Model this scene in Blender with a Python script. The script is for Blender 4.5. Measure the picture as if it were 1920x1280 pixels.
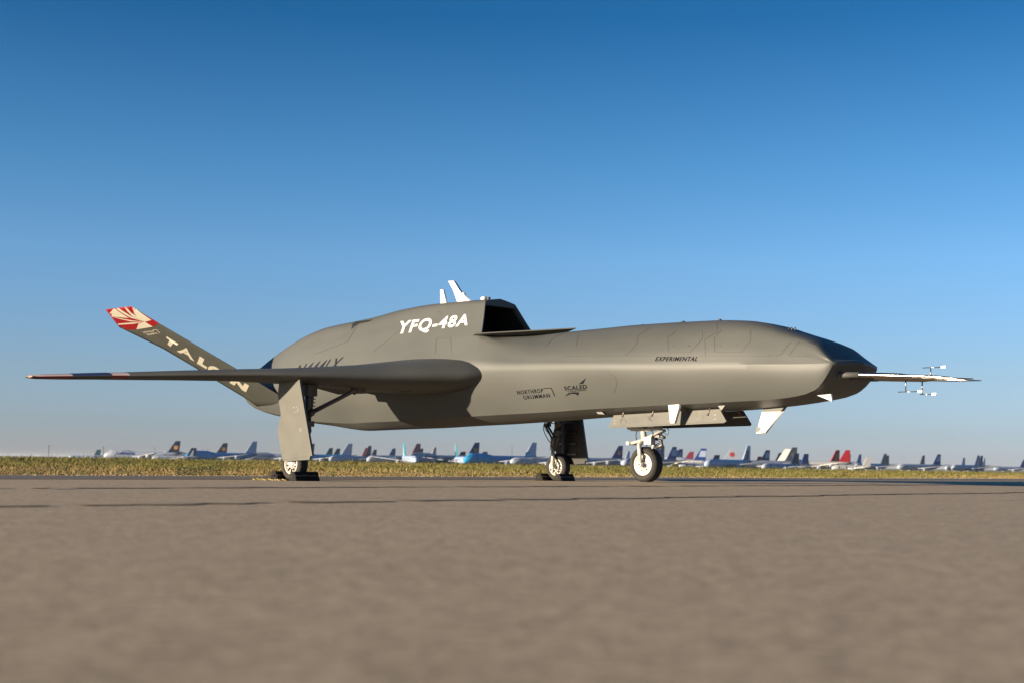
import bpy, bmesh, math, random
from math import sin, cos, tan, atan, atan2, pi, radians, degrees, sqrt, exp
from mathutils import Vector, Matrix
from mathutils.bvhtree import BVHTree
from mathutils.geometry import tessellate_polygon
random.seed(7)
for o in list(bpy.data.objects): bpy.data.objects.remove(o)
S = bpy.context.scene; COL = S.collection

# ------------------------------------------------------------------ camera
FPX = 2600.0; CAMZ = .293
ROLL = atan(.0142); HY = 853 + .0142*960
PITCH = atan((HY - 640)*cos(ROLL)/FPX)
f_ = Vector((0, cos(PITCH), sin(PITCH))); u_ = Vector((0, -sin(PITCH), cos(PITCH))); r_ = Vector((1, 0, 0))
CR = r_*cos(ROLL) + u_*sin(ROLL); CU = u_*cos(ROLL) - r_*sin(ROLL)
cam = bpy.data.cameras.new('camera'); camo = bpy.data.objects.new('camera', cam); COL.objects.link(camo)
m3 = Matrix((CR, CU, -f_)).transposed()
camo.matrix_world = Matrix.Translation((0, 0, CAMZ)) @ m3.to_4x4()
cam.sensor_width = 36; cam.lens = FPX/1920*36; cam.clip_start = .05; cam.clip_end = 60000
cam.dof.use_dof = True; cam.dof.focus_distance = 19.5; cam.dof.aperture_fstop = 2.5
S.camera = camo
def camray(x, y): return (f_ + CR*((x - 960)/FPX) - CU*((y - 640)/FPX)).normalized()
def horizon(x): return 853 + .0142*x
# aircraft frame: u forward, v to starboard, w up
TH = radians(43.5)
D = Vector((cos(TH), -sin(TH), 0)); V = Vector((-sin(TH), -cos(TH), 0)); Wv = Vector((0, 0, 1))
M0 = Vector((-1.1117, 21.6564, 0))

# ------------------------------------------------------------------ light
SUN_EL = radians(7.6); AL = radians(20)
sd = (V*cos(AL) - D*sin(AL)).normalized()
sdir = Vector((sd.x*cos(SUN_EL), sd.y*cos(SUN_EL), sin(SUN_EL)))
w = bpy.data.worlds.new('World'); S.world = w; w.use_nodes = True
nt = w.node_tree; bg = nt.nodes['Background']
sky = nt.nodes.new('ShaderNodeTexSky'); sky.sky_type = 'NISHITA'; sky.sun_disc = False
sky.sun_elevation = SUN_EL; sky.sun_rotation = atan2(sd.x, sd.y)
sky.altitude = 800; sky.air_density = 1.0; sky.dust_density = .9; sky.ozone_density = 2.0
# the dry desert air of the photograph: clearer and bluer overhead, paler at the horizon
wt = nt.nodes.new('ShaderNodeTexCoord'); wx = nt.nodes.new('ShaderNodeSeparateXYZ'); nt.links.new(wt.outputs['Generated'], wx.inputs[0])
wr = nt.nodes.new('ShaderNodeValToRGB'); nt.links.new(wx.outputs['Z'], wr.inputs[0])
RK = [(0, (.47, .56, 1.1)), (.006, (.44, .533, 1.07)), (.023, (.377, .465, .88)), (.063, (.38, .449, .70)), (.145, (.345, .50, .72)), (.21, (.225, .437, .64)), (.31, (.07, .287, .48)), (1, (.07, .27, .45))]
while len(wr.color_ramp.elements) < len(RK): wr.color_ramp.elements.new(.5)
for e, (p, c) in zip(wr.color_ramp.elements, RK): e.position = p; e.color = (*c, 1)
wm = nt.nodes.new('ShaderNodeMix'); wm.data_type = 'RGBA'; wm.blend_type = 'MULTIPLY'; wm.inputs[0].default_value = 1
nt.links.new(sky.outputs[0], wm.inputs[6]); nt.links.new(wr.outputs[0], wm.inputs[7]); nt.links.new(wm.outputs[2], bg.inputs[0]); bg.inputs[1].default_value = .112
sl = bpy.data.lights.new('sun', 'SUN'); sl.energy = 5.0; sl.angle = radians(.6); sl.color = (1, .83, .62)
so = bpy.data.objects.new('sun', sl); COL.objects.link(so)
so.rotation_euler = sdir.to_track_quat('Z', 'Y').to_euler()
vs = S.view_settings; vs.view_transform = 'Standard'; vs.look = 'None'; vs.exposure = 1.45; vs.gamma = 1
S.cycles.max_bounces = 6

# ------------------------------------------------------------------ materials
MATS = {}
def mat(name, c, rough=.5, metal=0., var=0., vscale=4., bump=0., bscale=60., coat=0., spec=.5, c2=None, streak=None):
    if name in MATS: return MATS[name]
    m = bpy.data.materials.new(name); m.use_nodes = True; n = m.node_tree; b = n.nodes['Principled BSDF']
    b.inputs['Base Color'].default_value = (*c, 1); b.inputs['Roughness'].default_value = rough
    b.inputs['Metallic'].default_value = metal; b.inputs['Coat Weight'].default_value = coat
    b.inputs['Specular IOR Level'].default_value = spec
    tc = n.nodes.new('ShaderNodeTexCoord')
    if var > 0 or c2:
        no = n.nodes.new('ShaderNodeTexNoise'); no.inputs['Scale'].default_value = vscale; no.inputs['Detail'].default_value = 5
        src = tc.outputs['Object']
        if streak:
            mp = n.nodes.new('ShaderNodeMapping'); mp.inputs['Scale'].default_value = streak
            n.links.new(src, mp.inputs[0]); src = mp.outputs[0]
        n.links.new(src, no.inputs['Vector'])
        cr = n.nodes.new('ShaderNodeValToRGB'); cr.color_ramp.elements[0].position = .3; cr.color_ramp.elements[1].position = .7
        d = c2 if c2 else tuple(min(1, x*(1 + var)) for x in c)
        cr.color_ramp.elements[0].color = (*(c if c2 else tuple(x*(1 - var) for x in c)), 1); cr.color_ramp.elements[1].color = (*d, 1)
        n.links.new(no.outputs['Fac'], cr.inputs[0]); n.links.new(cr.outputs[0], b.inputs['Base Color'])
        mr = n.nodes.new('ShaderNodeMapRange'); mr.inputs[3].default_value = max(.02, rough - .06); mr.inputs[4].default_value = min(1, rough + .08)
        n.links.new(no.outputs['Fac'], mr.inputs[0]); n.links.new(mr.outputs[0], b.inputs['Roughness'])
    if bump > 0:
        nb = n.nodes.new('ShaderNodeTexNoise'); nb.inputs['Scale'].default_value = bscale; nb.inputs['Detail'].default_value = 4
        n.links.new(tc.outputs['Object'], nb.inputs['Vector'])
        bp = n.nodes.new('ShaderNodeBump'); bp.inputs['Strength'].default_value = bump; bp.inputs['Distance'].default_value = .01
        n.links.new(nb.outputs['Fac'], bp.inputs['Height']); n.links.new(bp.outputs[0], b.inputs['Normal'])
    MATS[name] = m; return m
PAINT = mat('grey_green_paint', (.071, .073, .067), .50, var=.11, vscale=1.3, spec=.32, streak=(.5, 1, 1), bump=.05, bscale=2.2)
PAINT2 = mat('fin_grey_paint', (.058, .059, .051), .42, var=.05, vscale=3, spec=.45)
DOORP = mat('door_grey_paint', (.082, .080, .066), .45, var=.05, vscale=5, spec=.45)
WHITE = mat('white_lettering', (.55, .54, .52), .5)
CREAM = mat('cream_lettering', (.42, .385, .31), .5)
BLACKP = mat('black_lettering', (.006, .007, .009), .7, spec=.1)
FAINT = mat('faded_grey_marking', (.05, .05, .046), .5)
SEAM = mat('panel_seam', (.038, .038, .033), .6)
RED = mat('red_paint', (.21, .006, .010), .4)
NAVY = mat('navy_paint', (.02, .03, .075), .35)
PALE = mat('pale_marking', (.36, .30, .29), .4)
DRED = mat('dark_red_paint', (.16, .015, .015), .4)
BLADE = mat('white_antenna_paint', (.62, .61, .58), .35)
BLACK = mat('matt_black', (.006, .006, .007), .8)
STEEL = mat('polished_steel', (.30, .27, .24), .25, metal=1.)
DSTEEL = mat('dark_steel', (.09, .085, .08), .4, metal=.6, var=.3, vscale=20)
GWHITE = mat('white_gear_enamel', (.37, .36, .325), .35, var=.06, vscale=20)
RUBBER = mat('tyre_rubber', (.013, .012, .011), .8, var=.3, vscale=18, bump=.2, bscale=90)
RUBBERD = mat('dusty_sidewall', (.022, .019, .015), .85, var=.25, vscale=14)
BRACE = mat('brown_metal', (.10, .075, .065), .4, metal=.3)
YEL = mat('yellow_rope', (.30, .22, .045), .8)
CHOCK = mat('black_rubber_chock', (.009, .008, .007), .75, spec=.2, var=.3, vscale=15)

# ------------------------------------------------------------------ helpers
def tag(o, label=None, cat=None, group=None, kind=None):
    if label: o['label'] = label
    if cat: o['category'] = cat
    if group: o['group'] = group
    if kind: o['kind'] = kind
    return o
def link(name, me, parent=None, mats=()):
    o = bpy.data.objects.new(name, me); COL.objects.link(o)
    for m in (mats if isinstance(mats, (list, tuple)) else [mats]): me.materials.append(m)
    if parent: o.parent = parent
    return o
def empty(name, loc=(0, 0, 0), rz=0):
    o = bpy.data.objects.new(name, None); COL.objects.link(o); o.location = loc; o.rotation_euler = (0, 0, rz)
    o.empty_display_size = .3; return o
def fin_bm(bm, name, mats, parent=None, smooth=False, bevel=0):
    if bevel:
        bmesh.ops.bevel(bm, geom=list(bm.edges), offset=bevel, segments=1, affect='EDGES', profile=.5, clamp_overlap=True)
    bmesh.ops.recalc_face_normals(bm, faces=bm.faces)
    if smooth:
        for f in bm.faces: f.smooth = True
        for e in bm.edges:
            if len(e.link_faces) == 2 and e.calc_face_angle(0) > smooth: e.smooth = False
    me = bpy.data.meshes.new(name); bm.to_mesh(me); bm.free()
    return link(name, me, parent, mats)
def A3(u, v, w): return Vector((u, -v, w))           # aircraft (u,v,w) -> local xyz of the aircraft
def prism(bm, pts, off, mi=0):
    """closed prism: polygon pts (3D) extruded by vector off"""
    a = [bm.verts.new(p) for p in pts]; b = [bm.verts.new(Vector(p) + Vector(off)) for p in pts]
    n = len(a); fs = [bm.faces.new(a), bm.faces.new(b[::-1])]
    for i in range(n): fs.append(bm.faces.new((a[i], b[i], b[(i+1) % n], a[(i+1) % n])))
    for f in fs: f.material_index = mi
def tube(bm, pts, rad, seg=10, mi=0, cap=True):
    pts = [Vector(p) for p in pts]
    if not isinstance(rad, (list, tuple)): rad = [rad]*len(pts)
    rings = []; up = Vector((0, 0, 1)); prev = None
    for i, p in enumerate(pts):
        t = (pts[min(i+1, len(pts)-1)] - pts[max(i-1, 0)]).normalized()
        a = t.cross(up)
        if a.length < .05: a = t.cross(Vector((1, 0, 0)))
        a.normalize()
        if prev and a.dot(prev) < 0: a = -a
        prev = a; b = t.cross(a).normalized()
        rings.append([bm.verts.new(p + (a*cos(2*pi*k/seg) + b*sin(2*pi*k/seg))*rad[i]) for k in range(seg)])
    for i in range(len(rings)-1):
        for k in range(seg):
            f = bm.faces.new((rings[i][k], rings[i][(k+1) % seg], rings[i+1][(k+1) % seg], rings[i+1][k])); f.material_index = mi; f.smooth = True
    if cap:
        for r in (rings[0], rings[-1]):
            f = bm.faces.new(r); f.material_index = mi
def box(bm, c, s, rot=None, mi=0):
    c = Vector(c); vs_ = []
    for dx in (-1, 1):
        for dy in (-1, 1):
            for dz in (-1, 1):
                p = Vector((dx*s[0]/2, dy*s[1]/2, dz*s[2]/2))
                if rot: p = rot @ p
                vs_.append(bm.verts.new(c + p))
    for q in ((0,1,3,2),(4,6,7,5),(0,4,5,1),(2,3,7,6),(0,2,6,4),(1,5,7,3)):
        f = bm.faces.new([vs_[i] for i in q]); f.material_index = mi
def revolve(bm, prof, c, axis, seg=40, mi=0, close=False):
    """prof: (offset along axis, radius)"""
    axis = Vector(axis).normalized(); a = axis.cross(Vector((0, 0, 1)));
    if a.length < .1: a = Vector((1, 0, 0))
    a.normalize(); b = axis.cross(a); c = Vector(c); rings = []
    for (t, r) in prof:
        if r < 1e-5: rings.append([bm.verts.new(c + axis*t)])
        else: rings.append([bm.verts.new(c + axis*t + (a*cos(2*pi*k/seg) + b*sin(2*pi*k/seg))*r) for k in range(seg)])
    prs = list(zip(rings[:-1], rings[1:]))
    if close: prs.append((rings[-1], rings[0]))
    for r0, r1 in prs:
        for k in range(seg):
            k2 = (k+1) % seg
            vv = [r0[k % len(r0)], r0[k2 % len(r0)], r1[k2 % len(r1)], r1[k % len(r1)]]
            vv = list(dict.fromkeys(vv))
            if len(vv) >= 3:
                f = bm.faces.new(vv); f.material_index = mi; f.smooth = True
def catmull(P, t):
    n = len(P) - 1; i = min(int(t), n - 1); s = t - i
    p0 = P[max(i-1, 0)] if i > 0 else [2*a - b for a, b in zip(P[0], P[1])]
    p1 = P[i]; p2 = P[i+1]; p3 = P[i+2] if i+2 <= n else [2*a - b for a, b in zip(P[n], P[n-1])]
    return [.5*((2*b) + (-a + c)*s + (2*a - 5*b + 4*c - d)*s*s + (-a + 3*b - 3*c + d)*s**3) for a, b, c, d in zip(p0, p1, p2, p3)]
def keyed(keys, u):
    """piecewise cubic (limited) interpolation of rows keyed on element 0"""
    n = len(keys)
    if u <= keys[0][0]: return keys[0][1:]
    if u >= keys[-1][0]: return keys[-1][1:]
    for i in range(n - 1):
        if keys[i][0] <= u <= keys[i+1][0]: break
    x0, x1 = keys[i][0], keys[i+1][0]; h = x1 - x0; s = (u - x0)/h; out = []
    for j in range(1, len(keys[0])):
        y0, y1 = keys[i][j], keys[i+1][j]; d = (y1 - y0)/h
        def tang(k):
            if k == 0 or k == n-1: return d
            da = (keys[k][j]-keys[k-1][j])/(keys[k][0]-keys[k-1][0]); db = (keys[k+1][j]-keys[k][j])/(keys[k+1][0]-keys[k][0])
            if da*db <= 0: return 0.
            return 2*da*db/(da+db)
        m0, m1 = tang(i), tang(i+1)
        out.append(y0*(2*s**3-3*s*s+1) + m0*h*(s**3-2*s*s+s) + y1*(-2*s**3+3*s*s) + m1*h*(s**3-s*s))
    return out

# ------------------------------------------------------------------ ground
def uv_of(x, y):
    p = Vector((x, y, 0)) - M0; return p.dot(D), p.dot(V)
def sst(a, b, x):
    t = max(0, min(1, (x - a)/(b - a))); return t*t*(3 - 2*t)
def gh(u): return .056*sst(.3, 3.9, u)
def strip(name, u0, u1, nu, v0, v1, nv, z, m, zf=gh):
    me = bpy.data.meshes.new(name); vts = []; fcs = []
    us = [u0 + (u1-u0)*i/nu for i in range(nu+1)] if not isinstance(nu, list) else nu
    for a in us:
        for j in range(nv+1):
            b = v0 + (v1 - v0)*j/nv; p = M0 + D*a + V*b; vts.append((p.x, p.y, zf(a) + z))
    k = nv + 1
    for i in range(len(us)-1):
        for j in range(nv): fcs.append((i*k+j, i*k+j+1, (i+1)*k+j+1, (i+1)*k+j))
    me.from_pydata(vts, [], fcs); me.validate()
    bm = bmesh.new(); bm.from_mesh(me); bmesh.ops.recalc_face_normals(bm, faces=bm.faces)
    if bm.faces[0].normal.z < 0: bmesh.ops.reverse_faces(bm, faces=bm.faces)
    for f in bm.faces: f.smooth = True
    bm.to_mesh(me); bm.free()
    return tag(link(name, me, None, m), kind='structure')
def pavement(name, base, dark, light, s1):
    m = bpy.data.materials.new(name); m.use_nodes = True; n = m.node_tree; b = n.nodes['Principled BSDF']; L = n.links
    g = n.nodes.new('ShaderNodeNewGeometry')
    def noise(sc, det, rough=.5):
        q = n.nodes.new('ShaderNodeTexNoise'); q.inputs['Scale'].default_value = sc; q.inputs['Detail'].default_value = det
        q.inputs['Roughness'].default_value = rough; L.new(g.outputs['Position'], q.inputs['Vector']); return q.outputs['Fac']
    def ramp(src, a, b_, ca, cb):
        r = n.nodes.new('ShaderNodeValToRGB'); r.color_ramp.elements[0].position = a; r.color_ramp.elements[1].position = b_
        r.color_ramp.elements[0].color = (*ca, 1); r.color_ramp.elements[1].color = (*cb, 1); L.new(src, r.inputs[0]); return r.outputs[0]
    def mix(a, b_, fac, mode='MIX'):
        x = n.nodes.new('ShaderNodeMix'); x.data_type = 'RGBA'; x.blend_type = mode
        if isinstance(fac, float): x.inputs[0].default_value = fac
        else: L.new(fac, x.inputs[0])
        L.new(a, x.inputs[6]); L.new(b_, x.inputs[7]); return x.outputs[2]
    c1 = ramp(noise(s1, 4), .3, .7, dark, light)
    c0 = ramp(noise(.35, 4), .35, .65, tuple(x*.62 for x in base), tuple(x*1.2 for x in base))
    c = mix(c0, c1, .5)
    c5 = ramp(noise(9, 4, .65), .32, .68, tuple(x*.5 for x in base), tuple(x*1.45 for x in base))
    c = mix(c, c5, .6)
    c3 = ramp(noise(22, 3, .7), .36, .64, tuple(x*.38 for x in base), (base[0]*1.7, base[1]*1.7, base[2]*1.65))
    c = mix(c, c3, .5)
    vo = n.nodes.new('ShaderNodeTexVoronoi'); vo.inputs['Scale'].default_value = 110; L.new(g.outputs['Position'], vo.inputs['Vector'])
    c4 = ramp(vo.outputs['Color'], .15, .9, tuple(x*.5 for x in base), tuple(x*1.6 for x in base))
    c = mix(c, c4, .35)
    L.new(c, b.inputs['Base Color']); b.inputs['Roughness'].default_value = .85; b.inputs['Specular IOR Level'].default_value = .25
    bp = n.nodes.new('ShaderNodeBump'); bp.inputs['Strength'].default_value = .35; bp.inputs['Distance'].default_value = .004
    L.new(noise(90, 4, .6), bp.inputs['Height']); L.new(bp.outputs[0], b.inputs['Normal'])
    return m
APRON = pavement('weathered_apron', (.41, .308, .195), (.255, .195, .125), (.57, .44, .28), 2.6)
ASPH = pavement('dark_asphalt', (.16, .135, .115), (.12, .105, .09), (.20, .17, .145), 2.0)
aus = [-.75 + i*.25 for i in range(24)] + [5.5, 7, 9, 12, 16, 22, 30, 60]
strip('apron', 0, 0, aus, -90, 60, 60, 0, APRON)
strip('asphalt_shoulder', -3.95, -.746, 2, -200, 60, 30, .004, ASPH)
# far ground: one sheet to the horizon, dropping gently beyond the grass
def zfar(r): return -.012 - 3.4*sst(70, 650, r)
def ground():
    rs = [0, 4, 8, 14, 20, 27, 35, 45, 60, 80, 110, 150, 200, 260, 340, 430, 540, 700, 1000, 1500, 2500, 4500, 9000, 20000, 45000]; n = 96
    vts = [(0, 0, -.012)]; fcs = []
    for r in rs[1:]:
        for k in range(n): vts.append((r*cos(2*pi*k/n), r*sin(2*pi*k/n), zfar(r)))
    for k in range(n): fcs.append((0, 1+k, 1+(k+1) % n))
    for i in range(len(rs)-2):
        for k in range(n):
            a = 1+i*n; fcs.append((a+k, a+n+k, a+n+(k+1) % n, a+(k+1) % n))
    me = bpy.data.meshes.new('ground'); me.from_pydata(vts, [], fcs)
    m = mat('dry_soil', (.20, .155, .085), .95, c2=(.115, .125, .04), vscale=.22, bump=.3, bscale=8)
    return tag(link('ground', me, None, m), kind='structure')
ground()
# tar-filled joints across the apron (irregular thin ribbons)
TAR = mat('joint_filler', (.31, .23, .15), .85, var=.35, vscale=3)
def px_ground(x, y, z):
    r = camray(x, y); t = (z - CAMZ)/r.z; return Vector((0, 0, CAMZ)) + r*t
TAR2 = mat('pale_joint_filler', (.33, .245, .15), .85, var=.35, vscale=3)
def joint(u, v0, v1, wd, n, seed, z=.0035, jit=.02, m=None):
    rnd = random.Random(seed); bm = bmesh.new(); prev = None; off = 0
    for i in range(n+1):
        v = v0 + (v1-v0)*i/n; off = off*.9 + rnd.uniform(-jit, jit); ww = wd*rnd.uniform(.35, 1.5)
        a = M0 + D*(u+off-ww/2) + V*v; b = M0 + D*(u+off+ww/2) + V*v; zz = gh(u) + z
        cur = (bm.verts.new((a.x, a.y, zz)), bm.verts.new((b.x, b.y, zz)))
        if prev and rnd.random() > .06: bm.faces.new((prev[0], prev[1], cur[1], cur[0]))
        prev = cur
    for f in bm.faces:
        if f.normal.z < 0: f.normal_flip()
    return tag(fin_bm(bm, 'pavement_joint', m or TAR), kind='structure')
for (x, y, wd, sd_) in ((300, 914, .26, 3), (480, 942, .30, 5)):
    p = px_ground(x, y, .056); u, v = uv_of(p.x, p.y)
    joint(u, v-60, v+16, wd, 520, sd_, .0058, m=TAR if sd_ == 3 else TAR2)
joint(1.2, -40, 25, .10, 300, 9, .005)
def pebble():
    for k, (x, y, s) in enumerate(((118, 916, .16), (1892, 937, .11))):
        p = px_ground(x, y, .056); bm = bmesh.new(); pts = []
        for i in range(9):
            a = 2*pi*i/9; r = s*random.uniform(.6, 1.1); pts.append(p + D*(r*.55*cos(a)) + V*(r*sin(a)) + Vector((0, 0, .0045)))
        f = bm.faces.new([bm.verts.new(q) for q in pts])
        if f.normal.z < 0: f.normal_flip()
        tag(fin_bm(bm, 'paint_spot', mat('old_paint_spot', (.55, .5, .42), .8, var=.3, vscale=30)), kind='structure')
pebble()

# ------------------------------------------------------------------ grass and shrubs
def grassmats():
    return [mat('olive_grass', (.125, .122, .032), .8, spec=.2), mat('yellow_green_grass', (.18, .158, .042), .8, spec=.2),
            mat('straw_grass', (.29, .205, .095), .8, spec=.2), mat('dark_grass', (.07, .08, .02), .8, spec=.2), mat('tan_grass', (.23, .175, .07), .8, spec=.2)]
def noise2(x, y, s):
    from mathutils import noise
    return noise.noise(Vector((x*s, y*s, 3.1)))
def grass():
    rnd = random.Random(11); vts = []; fcs = []; mi = []
    N = 150000; done = 0
    while done < N:
        q = rnd.random(); r = 21*(190/21)**q
        xx = rnd.uniform(-.42, .44)*r; yy = r
        u, v = uv_of(xx, yy)
        if u > -4.0 - rnd.random()*.35: done += .2; continue
        done += 1
        dist = -4.0 - u
        n1 = noise2(xx, yy, .16); n2 = noise2(xx+50, yy, .05); n3 = noise2(xx, yy+90, .7); n4 = noise2(xx+20, yy+30, .35)
        side = sst(-.1, .35, xx/r)
        base = .035 + .045*sst(1, 9, dist) + .105*sst(14, 40, dist)*(1-.4*side)
        h = base*(1 + .6*n1 + .8*n3 + .5*n4)*rnd.uniform(.6, 1.3)
        if dist < 1.5: h *= .6
        if n1 < -.2 and dist < 20 and rnd.random() < .85: continue
        if n3 > .38 and n4 > 0: h *= 1.2
        green = sst(4, 22, dist)*.62 + n2*.9 + n1*.7 + n4*.5 + .22*side + rnd.uniform(-.16, .16)
        k = 3 if rnd.random() < .03 + (.10 if n3 > .34 else 0) else (0 if green > .66 else 1 if green > .34 else 4 if green > .10 else 2)
        z0 = zfar(r) - .005; wd = .0032*r/25*rnd.uniform(.6, 1.5) + .003
        for b in range(4):
            a = rnd.uniform(0, 2*pi); ox = rnd.gauss(0, .11 + .003*r); oy = rnd.gauss(0, .1); ln = h*rnd.uniform(.5, 1.15)
            cx, cy = xx+ox, yy+oy; lx, ly = cos(a)*ln*.75, sin(a)*ln*.75; px_, py_ = cos(a+1.4)*wd, sin(a+1.4)*wd
            i = len(vts)
            vts += [(cx-px_, cy-py_, z0), (cx+px_, cy+py_, z0), (cx+lx*.4+px_*.9, cy+ly*.4+py_*.9, z0+ln*.6), (cx+lx*.4-px_*.9, cy+ly*.4-py_*.9, z0+ln*.6), (cx+lx, cy+ly, z0+ln)]
            fcs += [(i, i+1, i+2, i+3), (i+3, i+2, i+4)]; kk = k if rnd.random() < .8 else rnd.choice((0, 1, 2, 4)); mi += [kk, kk]
    me = bpy.data.meshes.new('grass'); me.from_pydata(vts, [], fcs); me.polygons.foreach_set('material_index', mi)
    o = link('grass', me, None, grassmats()); return tag(o, 'dry olive and straw coloured grass beyond the asphalt', 'grass', kind='stuff')
grass()
def gravel():
    rnd = random.Random(4); vts = []; fcs = []
    for i in range(2600):
        u = -3.95 + rnd.gauss(-.05, .16); v = rnd.uniform(-70, 12); s = rnd.uniform(.006, .022); p = M0 + D*u + V*v; k = len(vts)
        for dx, dy, dz in ((1, 0, 0), (0, 1, 0), (-1, 0, 0), (0, -1, 0), (0, 0, .8)): vts.append((p.x + dx*s*rnd.uniform(.6, 1.4), p.y + dy*s*rnd.uniform(.6, 1.4), .002 + dz*s))
        fcs += [(k, k+1, k+4), (k+1, k+2, k+4), (k+2, k+3, k+4), (k+3, k, k+4)]
    me = bpy.data.meshes.new('gravel'); me.from_pydata(vts, [], fcs)
    tag(link('gravel', me, None, mat('pale_gravel', (.30, .24, .17), .9, var=.35, vscale=30)), 'pale loose gravel along the asphalt edge', 'gravel', kind='stuff')
gravel()
def shrub(x, y, sz, seed, label, dark=True):
    rnd = random.Random(seed); p = px_ground(x, y, -.01); vts = []; fcs = []
    for i in range(420):
        th = rnd.uniform(0, 2*pi); r = sz*sqrt(rnd.random())*(1 + .25*sin(3*th+seed)); zz = sz*.95*rnd.random()**.8*(1-.6*(r/sz/1.3)**2)
        c = p + Vector((r*cos(th)*1.25, r*sin(th), zz)); s = sz*rnd.uniform(.05, .1)
        a = Vector((rnd.gauss(0, 1), rnd.gauss(0, 1), rnd.gauss(0, 1))).normalized(); b = a.cross(Vector((rnd.gauss(0, 1), rnd.gauss(0, 1), rnd.gauss(0, 1)))).normalized()
        k = len(vts); vts += [tuple(c-a*s), tuple(c+b*s*.5), tuple(c+a*s), tuple(c-b*s*.5)]; fcs.append((k, k+1, k+2, k+3))
    me = bpy.data.meshes.new('shrub'); me.from_pydata(vts, [], fcs)
    o = link('shrub', me, None, mat('dark_shrub_leaf', (.045, .055, .018), .8, var=.4, vscale=9) if dark else mat('olive_shrub_leaf', (.13, .125, .035), .8, var=.3, vscale=9))
    tag(o, label, 'shrub', 'low shrubs along the asphalt edge')
shrub(350, 890, .17, 1, 'dark rounded shrub at the grass edge, left of the larger bush by the near wheel')
shrub(393, 888, .19, 2, 'dark bushy shrub in the grass between the near main wheel and the smaller dark shrub')
for i, (x, y, s) in enumerate(((60, 889, .1), (30, 888, .09), (152, 891, .08), (230, 889, .09), (118, 885, .1), (845, 893, .1), (1040, 893, .08), (1090, 893, .07), (1520, 893, .1), (1845, 896, .11), (620, 891, .09))):
    shrub(x, y, s, 10+i, 'small olive shrub among the low clumps along the asphalt edge', dark=False)

# ------------------------------------------------------------------ the drone
RZ = atan2(D.y, D.x)
AC = tag(empty('drone_aircraft', M0, RZ), 'large grey-green uncrewed jet drone parked on the apron, white YFQ-48A lettering under its top intake', 'drone aircraft')
ACM = Matrix.Translation(M0) @ Matrix.Rotation(RZ, 4, 'Z'); ACI = ACM.inverted()
CAML = ACI @ Vector((0, 0, CAMZ))
def rayl(x, y): return (ACI.to_3x3() @ camray(x, y)).normalized()
#  u,   T,    Av,Aw,   Bv,Bw,   Ev,Ew,   Cv,Cw,   Dv,Dw,   K
REAR = [(-4.52,1.82, .29,1.77, .41,1.66, .48,1.55, .49,1.45, .36,1.27, 1.20),
 (-4.25,1.95, .31,1.89, .45,1.76, .52,1.62, .545,1.45, .38,1.165, 1.095),
 (-3.75,2.185,.33,2.11,.48,1.93, .58,1.72, .62,1.49, .40,1.08, 1.01),
 (-3.13,2.425,.34,2.33,.52,2.09, .64,1.82, .71,1.55, .40,.985, .925),
 (-2.56,2.545,.35,2.45,.54,2.20, .68,1.92, .78,1.60, .38,.925, .87),
 (-1.64,2.61, .35,2.53,.55,2.29, .69,2.02, .83,1.65, .36,.893, .782),
 (-1.30,2.64, .35,2.56,.55,2.31, .69,2.04, .84,1.67, .42,.90, .788),
 (-.72,2.712, .35,2.63,.54,2.36, .67,2.08, .85,1.69, .50,.905, .80),
 (0.0,2.755,  .34,2.685,.50,2.40,.65,2.10,.85,1.70, .52,.92, .812),
 (.67,2.757,  .33,2.70,.485,2.41,.63,2.12, .84,1.70, .52,.947, .835),
 (1.49,2.742, .32,2.685,.46,2.42,.61,2.145,.82,1.695,.52,.97, .858)]
FRONT = [(1.49,2.12, .22,2.12, .43,2.125, .61,2.145, .82,1.695,.52,.97, .858),
 (2.0,2.125,  .22,2.12, .42,2.09, .62,1.96, .80,1.675,.51,.985, .878),
 (2.79,2.165, .26,2.12, .50,1.98, .68,1.83, .79,1.65, .50,1.007, .912),
 (3.4,2.178,  .27,2.13, .52,1.985,.69,1.81, .78,1.625, .50,1.03, .941),
 (4.0,2.19,   .28,2.14, .52,1.99, .68,1.80, .77,1.60, .50,1.047, .955),
 (5.24,2.172, .27,2.135,.50,1.99, .65,1.77, .72,1.548, .49,1.075, .99),
 (5.8,2.132,  .26,2.11, .48,1.995,.62,1.765,.69,1.540,.48,1.09, 1.01),
 (6.2,2.05,   .25,2.04, .455,1.955,.59,1.735,.665,1.530,.47,1.10, 1.035),
 (6.5,1.95,   .25,1.943,.445,1.885,.56,1.70, .635,1.522,.47,1.115, 1.065),
 (6.79,1.855, .25,1.85, .45,1.81, .55,1.66,.605,1.514,.475,1.15, 1.115),
 (6.98,1.775, .27,1.77, .465,1.735,.54,1.615,.58,1.512,.49,1.205, 1.185),
 (7.10,1.685, .28,1.672,.49,1.64, .54,1.57,.562,1.512,.515,1.295, 1.275),
 (7.20,1.612, .29,1.594, .512,1.565,.532,1.54,.545,1.516,.53,1.42, 1.375),
 (7.245,1.583,.29,1.563, .515,1.532,.522,1.526,.528,1.519,.522,1.49, 1.43),
 (7.29,1.575, .17,1.565,.27,1.545,.30,1.538,.32,1.532,.318,1.51, 1.465),
 (7.345,1.547,.002,1.546,.004,1.545,.006,1.544,.008,1.543,.008,1.538,1.52)]
MS, NCD, NDK = 5, 7, 5
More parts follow.
